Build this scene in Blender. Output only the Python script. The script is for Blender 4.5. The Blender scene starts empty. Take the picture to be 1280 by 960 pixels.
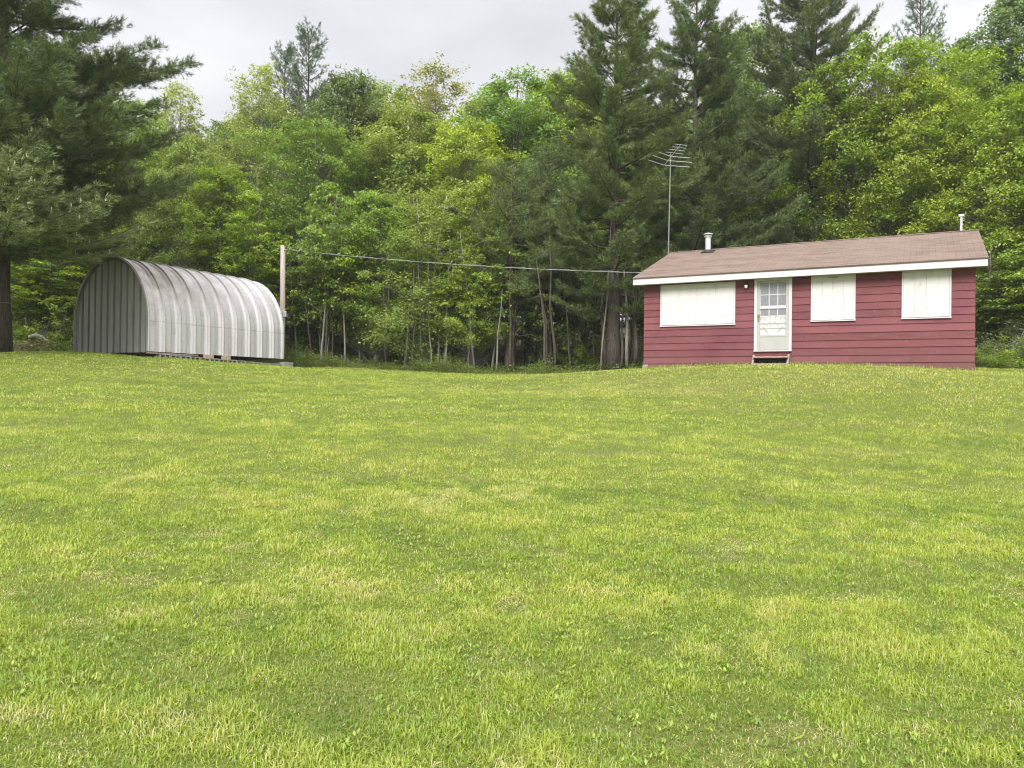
import bpy, math, random
import numpy as np
from mathutils import Matrix, Vector, Euler

R_ = math.radians
scene = bpy.context.scene
col = scene.collection
EYE = 1.55                      # camera height above the lawn at the camera's feet
F, PITCH, ROLL = 965.13, 0.0071, 0.0119   # focal length in pixels of a 1280 wide frame, measured from the house


# ------------------------------------------------------------------ projection helpers
def ray(px, py):
    u, v = px - 640.0, py - 480.0
    c, s = math.cos(ROLL), math.sin(ROLL)
    x, yy = u * c + v * s, -u * s + v * c
    cp, sp = math.cos(PITCH), math.sin(PITCH)
    dy, dz = F, -yy
    return np.array([x, dy * cp - dz * sp, dy * sp + dz * cp])


def at(px, py, depth):
    r = ray(px, py)
    p = r * (depth / r[1])
    p[2] += EYE
    return p


# ------------------------------------------------------------------ numpy noise
def _hash(ix, iy, seed):
    h = (ix.astype(np.int64) * 374761393 + iy.astype(np.int64) * 668265263 + seed * 974711) & 0xFFFFFFFF
    h = ((h ^ (h >> 13)) * 1274126177) & 0xFFFFFFFF
    h = h ^ (h >> 16)
    return (h & 0xFFFFFF) / float(0xFFFFFF)


def vnoise(x, y, seed=0):
    ix, iy = np.floor(x), np.floor(y)
    fx, fy = x - ix, y - iy
    fx, fy = fx * fx * (3 - 2 * fx), fy * fy * (3 - 2 * fy)
    a, b = _hash(ix, iy, seed), _hash(ix + 1, iy, seed)
    c, d = _hash(ix, iy + 1, seed), _hash(ix + 1, iy + 1, seed)
    return (a * (1 - fx) + b * fx) * (1 - fy) + (c * (1 - fx) + d * fx) * fy


def fbm(x, y, seed=0, n=3):
    s, a, t = 0, .5, 0
    for i in range(n):
        s = s + a * vnoise(x * 2 ** i, y * 2 ** i, seed + i * 17)
        t += a
        a *= .5
    return s / t


# ------------------------------------------------------------------ mesh helpers
class Geo:
    def __init__(self):
        self.v, self.f3, self.f4, self.n = [], [], [], 0
        self.att = {}

    def add(self, verts, f4=None, f3=None, **att):
        verts = np.asarray(verts, dtype=np.float32).reshape(-1, 3)
        if f4 is not None and len(f4):
            self.f4.append(np.asarray(f4, dtype=np.int32).reshape(-1, 4) + self.n)
        if f3 is not None and len(f3):
            self.f3.append(np.asarray(f3, dtype=np.int32).reshape(-1, 3) + self.n)
        self.v.append(verts)
        for k, a in att.items():
            self.att.setdefault(k, []).append(np.broadcast_to(np.asarray(a, dtype=np.float32), (len(verts),)))
        self.n += len(verts)

    def box(self, lo, hi, M=None):
        x0, y0, z0 = lo
        x1, y1, z1 = hi
        v = np.array([(x0, y0, z0), (x1, y0, z0), (x1, y1, z0), (x0, y1, z0), (x0, y0, z1), (x1, y0, z1), (x1, y1, z1), (x0, y1, z1)])
        if M is not None:
            v = np.array([M @ Vector(p) for p in v])
        self.add(v, [(0, 3, 2, 1), (4, 5, 6, 7), (0, 1, 5, 4), (1, 2, 6, 5), (2, 3, 7, 6), (3, 0, 4, 7)])
        return self

    def quad(self, a, b, c, d):
        self.add([a, b, c, d], [(0, 1, 2, 3)])
        return self

    def tube(self, pts, rad, n=6, cap=True):
        pts = np.asarray(pts, dtype=float)
        rad = np.broadcast_to(np.asarray(rad, dtype=float), (len(pts),))
        tan = np.gradient(pts, axis=0)
        tan /= np.linalg.norm(tan, axis=1)[:, None] + 1e-9
        ref = np.array([0, 0, 1.0]) if abs(tan[0][2]) < .9 else np.array([1.0, 0, 0])
        u = np.cross(tan, ref)
        u /= np.linalg.norm(u, axis=1)[:, None] + 1e-9
        w = np.cross(tan, u)
        a = np.linspace(0, 2 * np.pi, n, endpoint=False)
        ring = pts[:, None, :] + rad[:, None, None] * (np.cos(a)[None, :, None] * u[:, None, :] + np.sin(a)[None, :, None] * w[:, None, :])
        v = ring.reshape(-1, 3)
        m = len(pts)
        i, j = np.meshgrid(np.arange(m - 1), np.arange(n), indexing='ij')
        k = (j + 1) % n
        f = np.stack([i * n + j, i * n + k, (i + 1) * n + k, (i + 1) * n + j], -1).reshape(-1, 4)
        f3 = None
        if cap:
            v = np.vstack([v, pts[0], pts[-1]])
            c0, c1 = m * n, m * n + 1
            f3 = [(c0, (q + 1) % n, q) for q in range(n)] + [(c1, (m - 1) * n + q, (m - 1) * n + (q + 1) % n) for q in range(n)]
        self.add(v, f, f3)
        return self

    def mesh(self, name, mat=None, smooth=False):
        me = bpy.data.meshes.new(name)
        if not self.v:
            return me
        v = np.vstack(self.v)
        f3 = np.vstack(self.f3) if self.f3 else np.zeros((0, 3), np.int32)
        f4 = np.vstack(self.f4) if self.f4 else np.zeros((0, 4), np.int32)
        me.vertices.add(len(v))
        me.vertices.foreach_set('co', v.astype(np.float32).ravel())
        loops = np.concatenate([f3.ravel(), f4.ravel()]).astype(np.int32)
        me.loops.add(len(loops))
        me.loops.foreach_set('vertex_index', loops)
        tot = np.concatenate([np.full(len(f3), 3), np.full(len(f4), 4)]).astype(np.int32)
        start = np.concatenate([[0], np.cumsum(tot)[:-1]]).astype(np.int32)
        me.polygons.add(len(tot))
        me.polygons.foreach_set('loop_start', start)
        me.polygons.foreach_set('loop_total', tot)
        me.polygons.foreach_set('use_smooth', np.full(len(tot), bool(smooth)))
        for k, parts in self.att.items():
            a = me.attributes.new(k, 'FLOAT', 'POINT')
            a.data.foreach_set('value', np.concatenate(parts).astype(np.float32))
        me.update(calc_edges=True)
        if mat is not None:
            for m in (mat if isinstance(mat, (list, tuple)) else [mat]):
                me.materials.append(m)
        return me

    def build(self, name, mat=None, parent=None, smooth=False, loc=None):
        o = bpy.data.objects.new(name, self.mesh(name, mat, smooth))
        col.objects.link(o)
        if parent is not None:
            o.parent = parent
        if loc is not None:
            o.location = loc
        return o


def tag(o, label=None, cat=None, group=None, kind=None):
    if label:
        o['label'] = label
    if cat:
        o['category'] = cat
    if group:
        o['group'] = group
    if kind:
        o['kind'] = kind
    return o


def empty(name, loc, rz=0.0):
    o = bpy.data.objects.new(name, None)
    o.empty_display_size = .2
    col.objects.link(o)
    o.location = loc
    o.rotation_euler = (0, 0, rz)
    return o


def bevel(o, w=.006, seg=2):
    m = o.modifiers.new('bevel', 'BEVEL')
    m.width, m.segments, m.limit_method = w, seg, 'ANGLE'
    return o


# ------------------------------------------------------------------ materials
class NT:
    def __init__(self, name):
        self.m = bpy.data.materials.new(name)
        self.m.use_nodes = True
        self.t = self.m.node_tree
        self.t.nodes.clear()
        self.out = self.n('ShaderNodeOutputMaterial')

    def n(self, typ, **kw):
        nd = self.t.nodes.new(typ)
        for k, v in kw.items():
            if k.startswith('i_'):
                nd.inputs[k[2:].replace('_', ' ')].default_value = v
            else:
                setattr(nd, k, v)
        return nd

    def l(self, a, b):
        self.t.links.new(a, b)

    def coord(self, kind='Object', scale=(1, 1, 1), rot=(0, 0, 0)):
        c = self.n('ShaderNodeTexCoord')
        mp = self.n('ShaderNodeMapping')
        mp.inputs['Scale'].default_value = scale
        mp.inputs['Rotation'].default_value = rot
        self.l(c.outputs[kind], mp.inputs['Vector'])
        return mp.outputs['Vector']

    def noise(self, vec, scale, detail=4, rough=.6):
        nd = self.n('ShaderNodeTexNoise')
        nd.inputs['Scale'].default_value = scale
        nd.inputs['Detail'].default_value = detail
        nd.inputs['Roughness'].default_value = rough
        self.l(vec, nd.inputs['Vector'])
        return nd.outputs['Fac']

    def ramp(self, fac, stops):
        nd = self.n('ShaderNodeValToRGB')
        el = nd.color_ramp.elements
        while len(el) < len(stops):
            el.new(.5)
        for e, (p, c) in zip(el, stops):
            e.position = p
            e.color = (*c, 1) if len(c) == 3 else c
        self.l(fac, nd.inputs['Fac'])
        return nd.outputs['Color']

    def mix(self, fac, a, b, mode='MIX'):
        nd = self.n('ShaderNodeMix', data_type='RGBA', blend_type=mode)
        for s, v in ((nd.inputs[0], fac), (nd.inputs[6], a), (nd.inputs[7], b)):
            if hasattr(v, 'links'):
                self.l(v, s)
            elif isinstance(v, (int, float)):
                s.default_value = v
            else:
                s.default_value = (*v, 1)
        return nd.outputs[2]

    def math(self, op, a, b=None, clamp=False):
        nd = self.n('ShaderNodeMath', operation=op, use_clamp=clamp)
        for s, v in ((nd.inputs[0], a), (nd.inputs[1], b)):
            if v is None:
                continue
            if hasattr(v, 'links'):
                self.l(v, s)
            else:
                s.default_value = v
        return nd.outputs[0]

    def mr(self, v, a, b, c, d):
        nd = self.n('ShaderNodeMapRange')
        self.l(v, nd.inputs[0])
        for i, x in enumerate((a, b, c, d)):
            nd.inputs[i + 1].default_value = x
        return nd.outputs[0]

    def bump(self, h, strength=.3, dist=.01):
        nd = self.n('ShaderNodeBump')
        nd.inputs['Strength'].default_value = strength
        nd.inputs['Distance'].default_value = dist
        self.l(h, nd.inputs['Height'])
        return nd.outputs['Normal']

    def pbr(self, color, rough=.8, metal=0.0, spec=.3, normal=None):
        p = self.n('ShaderNodeBsdfPrincipled')
        for s, v in ((p.inputs['Base Color'], color), (p.inputs['Roughness'], rough)):
            if hasattr(v, 'links'):
                self.l(v, s)
            elif isinstance(v, (int, float)):
                s.default_value = v
            else:
                s.default_value = (*v, 1)
        p.inputs['Metallic'].default_value = metal
        p.inputs['Specular IOR Level'].default_value = spec
        if normal is not None:
            self.l(normal, p.inputs['Normal'])
        self.l(p.outputs[0], self.out.inputs['Surface'])
        return self.m


def simple(name, color, rough=.8, metal=0.0, var=.15, scale=8.0, spec=.3, stretch=(1, 1, 1)):
    t = NT(name)
    f = t.noise(t.coord(scale=stretch), scale, 5)
    c = t.mix(t.mr(f, .3, .7, 0, 1), tuple(x * (1 - var) for x in color), tuple(min(1, x * (1 + var)) for x in color))
    return t.pbr(c, rough, metal, spec)


def leafy(name, trans=.35, gloss=.05, hue=.10, val=.35, clump=.9, back=1.25):
    t = NT(name)
    oi = t.n('ShaderNodeObjectInfo')
    geo = t.n('ShaderNodeNewGeometry')
    rnd = geo.outputs['Random Per Island']
    no = t.noise(t.coord(), clump, 2)
    v = t.math('MULTIPLY', t.mr(rnd, 0, 1, 1 - val, 1 + val), t.mr(no, .3, .7, .78, 1.22))
    h = t.math('FRACT', t.math('MULTIPLY', rnd, 7.31))
    warm = t.mix(t.math('MULTIPLY', h, hue * 4, True), (1, 1, 1), (1.28, 1.08, .75))
    c = t.mix(1.0, oi.outputs['Color'], warm, 'MULTIPLY')
    vm = t.n('ShaderNodeVectorMath', operation='SCALE')
    t.l(c, vm.inputs[0])
    t.l(t.math('MULTIPLY', v, t.mr(geo.outputs['Backfacing'], 0, 1, 1, back)), vm.inputs['Scale'])
    c = vm.outputs[0]
    d = t.n('ShaderNodeBsdfDiffuse')
    tr = t.n('ShaderNodeBsdfTranslucent')
    t.l(c, d.inputs['Color'])
    t.l(t.mix(1.0, c, (1.15, 1.2, .55), 'MULTIPLY'), tr.inputs['Color'])
    m1 = t.n('ShaderNodeMixShader')
    m1.inputs[0].default_value = trans
    t.l(d.outputs[0], m1.inputs[1])
    t.l(tr.outputs[0], m1.inputs[2])
    g = t.n('ShaderNodeBsdfAnisotropic')
    g.inputs['Roughness'].default_value = .42
    g.inputs['Color'].default_value = (.9, .95, .9, 1)
    m2 = t.n('ShaderNodeMixShader')
    m2.inputs[0].default_value = gloss
    t.l(m1.outputs[0], m2.inputs[1])
    t.l(g.outputs[0], m2.inputs[2])
    t.l(m2.outputs[0], t.out.inputs['Surface'])
    return t.m


def bark(name, a, b, scale=6):
    t = NT(name)
    f = t.noise(t.coord(scale=(3, 3, .5)), scale, 6, .7)
    c = t.ramp(f, [(.3, a), (.62, b)])
    return t.pbr(c, .95, 0, .1, t.bump(f, .6, .03))


MAT = {}
MAT['leaf'] = leafy('broad_leaves', .52, .04)
MAT['needle'] = leafy('pine_needles', .18, .03, hue=.06, val=.45, clump=1.1, back=1.0)
MAT['bark_dark'] = bark('dark_bark', (.035, .028, .022), (.11, .092, .075))
MAT['bark_grey'] = bark('grey_bark', (.10, .095, .08), (.27, .26, .22))
MAT['bark_pale'] = bark('pale_bark', (.22, .21, .18), (.50, .48, .42), 4)

# siding
t = NT('faded_red_siding')
geo = t.n('ShaderNodeNewGeometry')
rnd = geo.outputs['Random Per Island']
co = t.coord(scale=(1.2, 1.2, 7))
f1 = t.noise(co, 1.6, 6, .65)
f2 = t.noise(t.coord(scale=(2.5, 2.5, 1.5)), 3.0, 5, .7)
c = t.mix(t.mr(f1, .3, .7, 0, 1), (.122, .037, .044), (.168, .060, .067))
c = t.mix(t.math('MULTIPLY', rnd, .85), c, (.205, .070, .080))
c = t.mix(t.mr(f2, .60, .70, 0, .5), c, (.25, .115, .118))
f6 = t.noise(t.coord(scale=(14, 14, 3)), 2.2, 4, .7)
c = t.mix(t.mr(f6, .655, .70, 0, .6), c, (.36, .24, .23))
f3 = t.noise(t.coord(scale=(.6, .6, .6)), 1.3, 3, .6)
c = t.mix(t.mr(f3, .50, .72, 0, .55), c, (.105, .028, .046))
sz = t.n('ShaderNodeSeparateXYZ')
t.l(t.coord(), sz.inputs[0])
c = t.mix(t.math('MULTIPLY', t.mr(sz.outputs['Z'], -.1, .35, .8, 0), t.mr(f2, .4, .6, .2, 1)), c, (.13, .07, .06))   # mud splashed up the lowest boards
MAT['siding'] = t.pbr(c, .75, 0, .25)

# white painted boards
t = NT('weathered_white_boards')
f1 = t.noise(t.coord(scale=(9, 9, 1.0)), 2.2, 6, .7)
f2 = t.noise(t.coord(scale=(2, 2, 2)), 2.0, 5, .7)
c = t.ramp(f1, [(.24, (.42, .42, .405)), (.40, (.545, .545, .54)), (.75, (.60, .60, .60))])
c = t.mix(t.mr(f2, .56, .70, 0, .55), c, (.38, .37, .35))
f7 = t.noise(t.coord(scale=(22, 22, 1.2)), 1.5, 5, .7)
c = t.mix(t.mr(f7, .56, .70, 0, .45), c, (.40, .39, .37))
MAT['white_board'] = t.pbr(c, .7, 0, .25, t.bump(f1, .25, .004))
MAT['white_trim'] = simple('white_trim_paint', (.52, .52, .545), .55, 0, .05, 5)
MAT['alu_door'] = simple('grey_white_door', (.36, .365, .345), .5, 0, .06, 4)
MAT['door_white'] = simple('white_inner_door', (.52, .52, .52), .6, 0, .05, 6)
MAT['pane'] = simple('curtained_glass', (.20, .205, .235), .12, 0, .22, 9, .6, (10, 1, 1))
MAT['dark_metal'] = simple('dark_metal', (.03, .03, .032), .5, .3, .2)
MAT['bulb'] = simple('white_glass_bulb', (.85, .85, .84), .2, 0, .02)
MAT['old_wood'] = simple('old_grey_wood', (.27, .23, .20), .9, 0, .35, 9, .15, (1, 1, 4))
MAT['step_wood'] = simple('worn_step_wood', (.36, .24, .22), .9, 0, .4, 7, .15, (1, 4, 4))
MAT['soffit'] = simple('soffit_paint', (.42, .40, .42), .8, 0, .1)

# asphalt shingles
t = NT('brown_asphalt_shingles')
br = t.n('ShaderNodeTexBrick')
br.offset = .5
for k, v in (('Scale', 1.0), ('Mortar Size', .010), ('Mortar Smooth', .3), ('Brick Width', .30), ('Row Height', .135)):
    br.inputs[k].default_value = v
br.inputs['Color1'].default_value = (.122, .088, .070, 1)
br.inputs['Color2'].default_value = (.190, .140, .114, 1)
br.inputs['Mortar'].default_value = (.075, .055, .046, 1)
t.l(t.coord(scale=(1, 1.06, 1)), br.inputs['Vector'])
f = t.noise(t.coord(), 60, 3, .7)
c = t.mix(t.mr(f, .3, .7, 0, .3), br.outputs['Color'], (.148, .110, .097))
f2 = t.noise(t.coord(scale=(.6, 2.4, 1)), .9, 5, .65)
c = t.mix(t.mr(f2, .38, .68, 0, .55), c, (.205, .158, .134))
f4 = t.noise(t.coord(scale=(5, .5, 1)), 1.2, 4, .65)
c = t.mix(t.mr(f4, .56, .75, 0, .4), c, (.155, .112, .100))
MAT['shingle'] = t.pbr(c, .95, 0, .15, t.bump(br.outputs['Fac'], .35, .01))

# old silver shed sheets
t = NT('weathered_silver_steel')
f1 = t.noise(t.coord(scale=(9, 1.5, .55)), 1.6, 6, .7)
f2 = t.noise(t.coord(scale=(.7, .7, .7)), 1.1, 5, .65)
f5 = t.noise(t.coord(scale=(7, 7, 7)), 2.0, 5, .75)
c = t.ramp(f1, [(.25, (.36, .34, .335)), (.42, (.58, .56, .57)), (.75, (.68, .66, .685))])
c = t.mix(t.mr(f5, .54, .72, 0, .5), c, (.36, .33, .31))
sx = t.n('ShaderNodeSeparateXYZ')
t.l(t.coord(), sx.inputs[0])
top = t.mr(sx.outputs['Z'], 1.1, 2.2, 0, 1)                     # grime settles on the flat of the arch, most by the open end
front = t.mr(sx.outputs['Y'], 3.6, .4, .12, 1)
gr = t.math('MULTIPLY', t.math('MULTIPLY', top, t.mr(sx.outputs['Y'], 5.0, .6, .22, 1)), t.mr(f2, .32, .55, .45, 1))
c = t.mix(t.math('MULTIPLY', gr, .95), c, (.17, .15, .12))
uu = t.math('FRACT', t.math('DIVIDE', sx.outputs['Y'], .61))
f8 = t.noise(t.coord(scale=(4, 4, 4)), 1.6, 5, .7)
for uc, wd, am in ((.105, .05, .8), (.53, .07, .6)):
    ln = t.math('MULTIPLY', t.mr(t.math('ABSOLUTE', t.math('SUBTRACT', uu, uc)), 0, wd, 1, 0), t.mr(f8, .36, .58, .2, 1))
    c = t.mix(t.math('MULTIPLY', ln, am), c, (.15, .135, .125))
low = t.math('MULTIPLY', t.mr(t.math('ABSOLUTE', t.math('SUBTRACT', sx.outputs['Z'], .985)), 0, .03, 1, 0), t.mr(f5, .4, .6, 0, 1))
c = t.mix(t.math('MULTIPLY', low, .6), c, (.2, .17, .15))
MAT['shed_sheet'] = t.pbr(c, .5, .18, .4, t.bump(f5, .12, .01))

t = NT('dull_grey_steel')
f1 = t.noise(t.coord(scale=(5, 5, .5)), 1.6, 5, .65)
c = t.ramp(f1, [(.3, (.19, .195, .175)), (.7, (.265, .27, .245))])
MAT['shed_end'] = t.pbr(c, .6, .15, .3)

MAT['block'] = simple('concrete_block', (.30, .285, .26), .95, 0, .3, 9, .1)
MAT['tan_wood'] = simple('tan_wood', (.42, .34, .24), .9, 0, .2, 9, .1)
t = NT('pole_wood')
f1 = t.noise(t.coord(scale=(9, 9, .7)), 2.0, 6, .7)
c = t.ramp(f1, [(.25, (.28, .22, .20)), (.5, (.52, .44, .41)), (.75, (.60, .54, .50))])
MAT['pole'] = t.pbr(c, .95, 0, .1)
MAT['galv'] = simple('galvanised_metal', (.55, .56, .56), .45, .35, .15, 12)
MAT['mast'] = simple('dull_mast_metal', (.22, .25, .22), .5, .3, .15, 6)
MAT['cable'] = simple('pale_cable', (.33, .34, .34), .6, 0, .1)

# ground: mown lawn and forest litter
t = NT('lawn_soil')
f1 = t.noise(t.coord('Object', (1, 1, 0)), .55, 5, .6)
f2 = t.noise(t.coord('Object', (.35, 2.2, 0), (0, 0, .12)), .55, 4, .6)
f3 = t.noise(t.coord('Object', (1, 1, 0)), 38, 3, .7)
c = t.mix(t.mr(f1, .35, .65, 0, 1), (.100, .128, .027), (.142, .158, .038))
c = t.mix(t.mr(f2, .48, .70, 0, .5), c, (.17, .145, .07))
c = t.mix(t.mr(f3, .40, .72, 0, .6), c, (.050, .055, .018))
MAT['lawn'] = t.pbr(c, 1.0, 0, .05, t.bump(f3, .5, .03))
t = NT('leaf_litter')
f1 = t.noise(t.coord('Object', (1, 1, 0)), 1.2, 6, .7)
c = t.ramp(f1, [(.3, (.030, .030, .014)), (.5, (.055, .045, .025)), (.7, (.045, .065, .018))])
MAT['litter'] = t.pbr(c, 1.0, 0, .05)

# grass blades
t = NT('grass_blades')
ta = t.n('ShaderNodeAttribute', attribute_name='tint')
da = t.n('ShaderNodeAttribute', attribute_name='dry')
c = t.ramp(ta.outputs['Fac'], [(0, (.125, .200, .024)), (.35, (.205, .295, .032)), (.65, (.290, .370, .042)), (1, (.390, .430, .070))])
c = t.mix(da.outputs['Fac'], c, (.52, .46, .25))
d = t.n('ShaderNodeBsdfDiffuse')
tr = t.n('ShaderNodeBsdfTranslucent')
t.l(c, d.inputs['Color'])
t.l(t.mix(1.0, c, (1.1, 1.15, .6), 'MULTIPLY'), tr.inputs['Color'])
m1 = t.n('ShaderNodeMixShader')
m1.inputs[0].default_value = .35
t.l(d.outputs[0], m1.inputs[1])
t.l(tr.outputs[0], m1.inputs[2])
g = t.n('ShaderNodeBsdfAnisotropic')
g.inputs['Roughness'].default_value = .45
m2 = t.n('ShaderNodeMixShader')
m2.inputs[0].default_value = .04
t.l(m1.outputs[0], m2.inputs[1])
t.l(g.outputs[0], m2.inputs[2])
t.l(m2.outputs[0], t.out.inputs['Surface'])
MAT['grass'] = t.m

# ------------------------------------------------------------------ house and shed frames (measured)
HX, HY, HANG, HL, HZ = 4.0395, 23.608, 0.487, 8.663, 0.8356 + EYE
QX, QY, QANG, QW, QH, QL, QZ = -11.765, 24.765, 0.473, 3.576, 3.095, 6.1, 1.09 + EYE


def hpt(a, n):
    return (HX + a * math.cos(HANG) + n * math.sin(HANG), HY - a * math.sin(HANG) + n * math.cos(HANG))


def qpt(a, n):     # a: from the near long side towards the far one (leftwards), n: backwards along the shed
    return (QX - a * math.cos(QANG) + n * math.sin(QANG), QY + a * math.sin(QANG) + n * math.cos(QANG))


# ------------------------------------------------------------------ terrain
CP = [(0, 0, 0), (-8, 0, .05), (8, 0, -.02), (0, 5, .33), (-8, 6, .5), (8, 6, .32), (0, 10, .72), (-10, 12, 1.0), (9, 12, .85),
      (0, 15, 1.15), (0, 20, 1.62), (-5, 18, 1.5), (-10, 19, 1.75), (-16, 18, 1.8), (6, 16, 1.42), (12, 13, 1.10), (3.5, 20, 1.80), (14, 16, 1.55), (17, 18, 1.95)]
CP += [(*at(640, 468, 30)[:2], at(640, 468, 30)[2]), tuple(at(500, 462.5, 30.5)), tuple(at(400, 458.5, 31)), tuple(at(0, 441, 26)), tuple(at(740, 467, 27)), tuple(at(800, 461.5, 25.3)),
       tuple(at(1279, 470, 20)), tuple(at(-250, 436, 26))]
for a, dz in ((0, -.15), (2.2, -.04), (3.8, -.02), (5.6, -.05), (7.4, -.12), (HL, -.21)):
    CP.append((*hpt(a, 0), HZ + dz))
    CP.append((*hpt(a, -1.6), HZ + dz - .13))
for a, n, z in ((-.2, .3, -.20), (-.2, 3, -.29), (-.2, 6.3, -.37), (-1.2, 1, -.25), (-1.2, 4, -.33), (-1.2, 6.5, -.40), (3.6, 0, -.02), (1.8, 0, -.06), (3.6, 6, -.05), (0, -1.5, -.19)):
    CP.append((*qpt(a, n), QZ + z))
CP = np.array(CP, dtype=float)


def _phi(r2):
    return r2 * np.log(r2 + 1e-9) * .5


def _tps():
    n = len(CP)
    d2 = ((CP[:, None, :2] - CP[None, :, :2]) ** 2).sum(-1)
    K = _phi(d2) + np.eye(n) * .4
    P = np.c_[np.ones(n), CP[:, :2]]
    A = np.block([[K, P], [P.T, np.zeros((3, 3))]])
    return np.linalg.solve(A, np.r_[CP[:, 2], 0, 0, 0])


TPS = _tps()
EDGE_X = np.array([-60, -30, -19, -16.5, -13, -9.5, -6, -2, 1.5, 3.8, 6.5, 12, 15.5, 17.5, 24, 60.])
EDGE_Y = np.array([25, 25.5, 25.5, 27.5, 32.5, 31.2, 30.6, 30, 29, 28.5, 31.5, 31, 27, 23.5, 23, 24.])


def edge(x):
    return np.interp(x, EDGE_X, EDGE_Y)


def gz(x, y):
    x, y = np.atleast_1d(np.asarray(x, float)), np.atleast_1d(np.asarray(y, float))
    e = edge(x)
    xc, yc = np.clip(x, -20, 19), np.clip(np.minimum(y, e), -1, 34)
    z = np.zeros(len(x))
    for s in range(0, len(x), 60000):
        a, b = xc[s:s + 60000], yc[s:s + 60000]
        d2 = (a[:, None] - CP[None, :, 0]) ** 2 + (b[:, None] - CP[None, :, 1]) ** 2
        z[s:s + 60000] = _phi(d2) @ TPS[:len(CP)] + TPS[len(CP)] + TPS[len(CP) + 1] * a + TPS[len(CP) + 2] * b
    tt = np.maximum(y - e, 0)
    z += -.22 * np.clip(tt / 1.5, 0, 1) + .055 * tt + .06 * np.maximum(tt - 9, 0)
    z += np.where(y < -1, (y + 1) * .05, 0)
    z += (vnoise(x * .45, y * .45, 5) - .5) * .08
    return z


def gz1(x, y):
    return float(gz([x], [y])[0])


def grid_ground():
    xs = np.unique(np.concatenate([np.linspace(-400, -40, 13), np.linspace(-40, -20, 21), np.arange(-20, 20.01, .3), np.linspace(20, 40, 21), np.linspace(40, 400, 13)]).round(3))
    ys = np.unique(np.concatenate([np.linspace(-300, -12, 12), np.linspace(-12, 0, 13), np.arange(0, 36.01, .3), np.linspace(36, 80, 45), np.linspace(80, 420, 12)]).round(3))
    X, Y = np.meshgrid(xs, ys)
    yy = np.minimum(Y.ravel(), 130)
    Z = gz(X.ravel(), yy)
    nx, ny = len(xs), len(ys)
    i, j = np.meshgrid(np.arange(ny - 1), np.arange(nx - 1), indexing='ij')
    f = np.stack([i * nx + j, i * nx + j + 1, (i + 1) * nx + j + 1, (i + 1) * nx + j], -1).reshape(-1, 4)
    g = Geo()
    g.add(np.c_[X.ravel(), Y.ravel(), Z], f)
    o = g.build('ground', [MAT['lawn'], MAT['litter']], smooth=True)
    cx = X.ravel()[f].mean(1)
    cy = Y.ravel()[f].mean(1)
    o.data.polygons.foreach_set('material_index', (cy > edge(cx)).astype(np.int32))
    tag(o, 'sloping mown lawn rising to the edge of the woods', 'lawn', kind='structure')
    return o


grid_ground()

# ------------------------------------------------------------------ grass
rng = np.random.default_rng(7)
house_poly = [hpt(0, 0), hpt(HL, 0), hpt(HL, 7.4), hpt(0, 7.4)]


def in_house(x, y):
    dx, dy = x - HX, y - HY
    a = dx * math.cos(HANG) - dy * math.sin(HANG)
    n = dx * math.sin(HANG) + dy * math.cos(HANG)
    return (a > -.02) & (a < HL + .02) & (n > -.02) & (n < 7.4)


def in_shed(x, y):
    dx, dy = x - QX, y - QY
    a = -dx * math.cos(QANG) + dy * math.sin(QANG)
    n = dx * math.sin(QANG) + dy * math.cos(QANG)
    return (a > -.40) & (a < QW) & (n > .1) & (n < QL + .3)


def grass_fields(x, y):
    big = fbm(x * .35, y * .35, 11, 4)
    # mowing passes run across the slope, slightly downhill to the right
    u, v = x * math.cos(.14) - y * math.sin(.14), x * math.sin(.14) + y * math.cos(.14)
    streak = fbm(u * .10, v * 1.9, 31, 3)
    med = fbm(x * 1.6, y * 1.6, 41, 3)
    fine = fbm(x * 5.5, y * 5.5, 53, 2)
    mound = np.exp(-(((x - 6.5) / 6.5) ** 2 + ((y - 20.5) / 4.0) ** 2))
    tint = .56 + .22 * mound + .24 * (big - .5) + .55 * (streak - .5) + .70 * (med - .5) + .85 * (fine - .5)
    dryf = np.clip((.50 * fbm(x * .8, y * .8, 71, 3) + .30 * streak + .40 * med + .35 * fine - .90) * 5.0, 0, 1) * np.clip(.40 + y * .025, 0, .8)
    mound = np.exp(-(((x - 6.5) / 6.5) ** 2 + ((y - 20.5) / 4.0) ** 2))
    dryf = np.clip(dryf + mound * np.clip((streak - .36) * 3.2, 0, .9), 0, 1)
    tall = np.clip(.95 + .9 * (med - .5) + 1.3 * (fine - .5), .72, 1.6)
    spot = .65 * np.clip((fbm(x * 3.1, y * 3.6, 121, 3) - .69) * 12, 0, 1) * np.clip(2.0 - y * .09, 0, 1)    # small worn spots of thatch
    dryf = np.clip(dryf + spot, 0, 1)
    tall = tall * (1 - .35 * spot)
    return tint, dryf, tall


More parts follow.
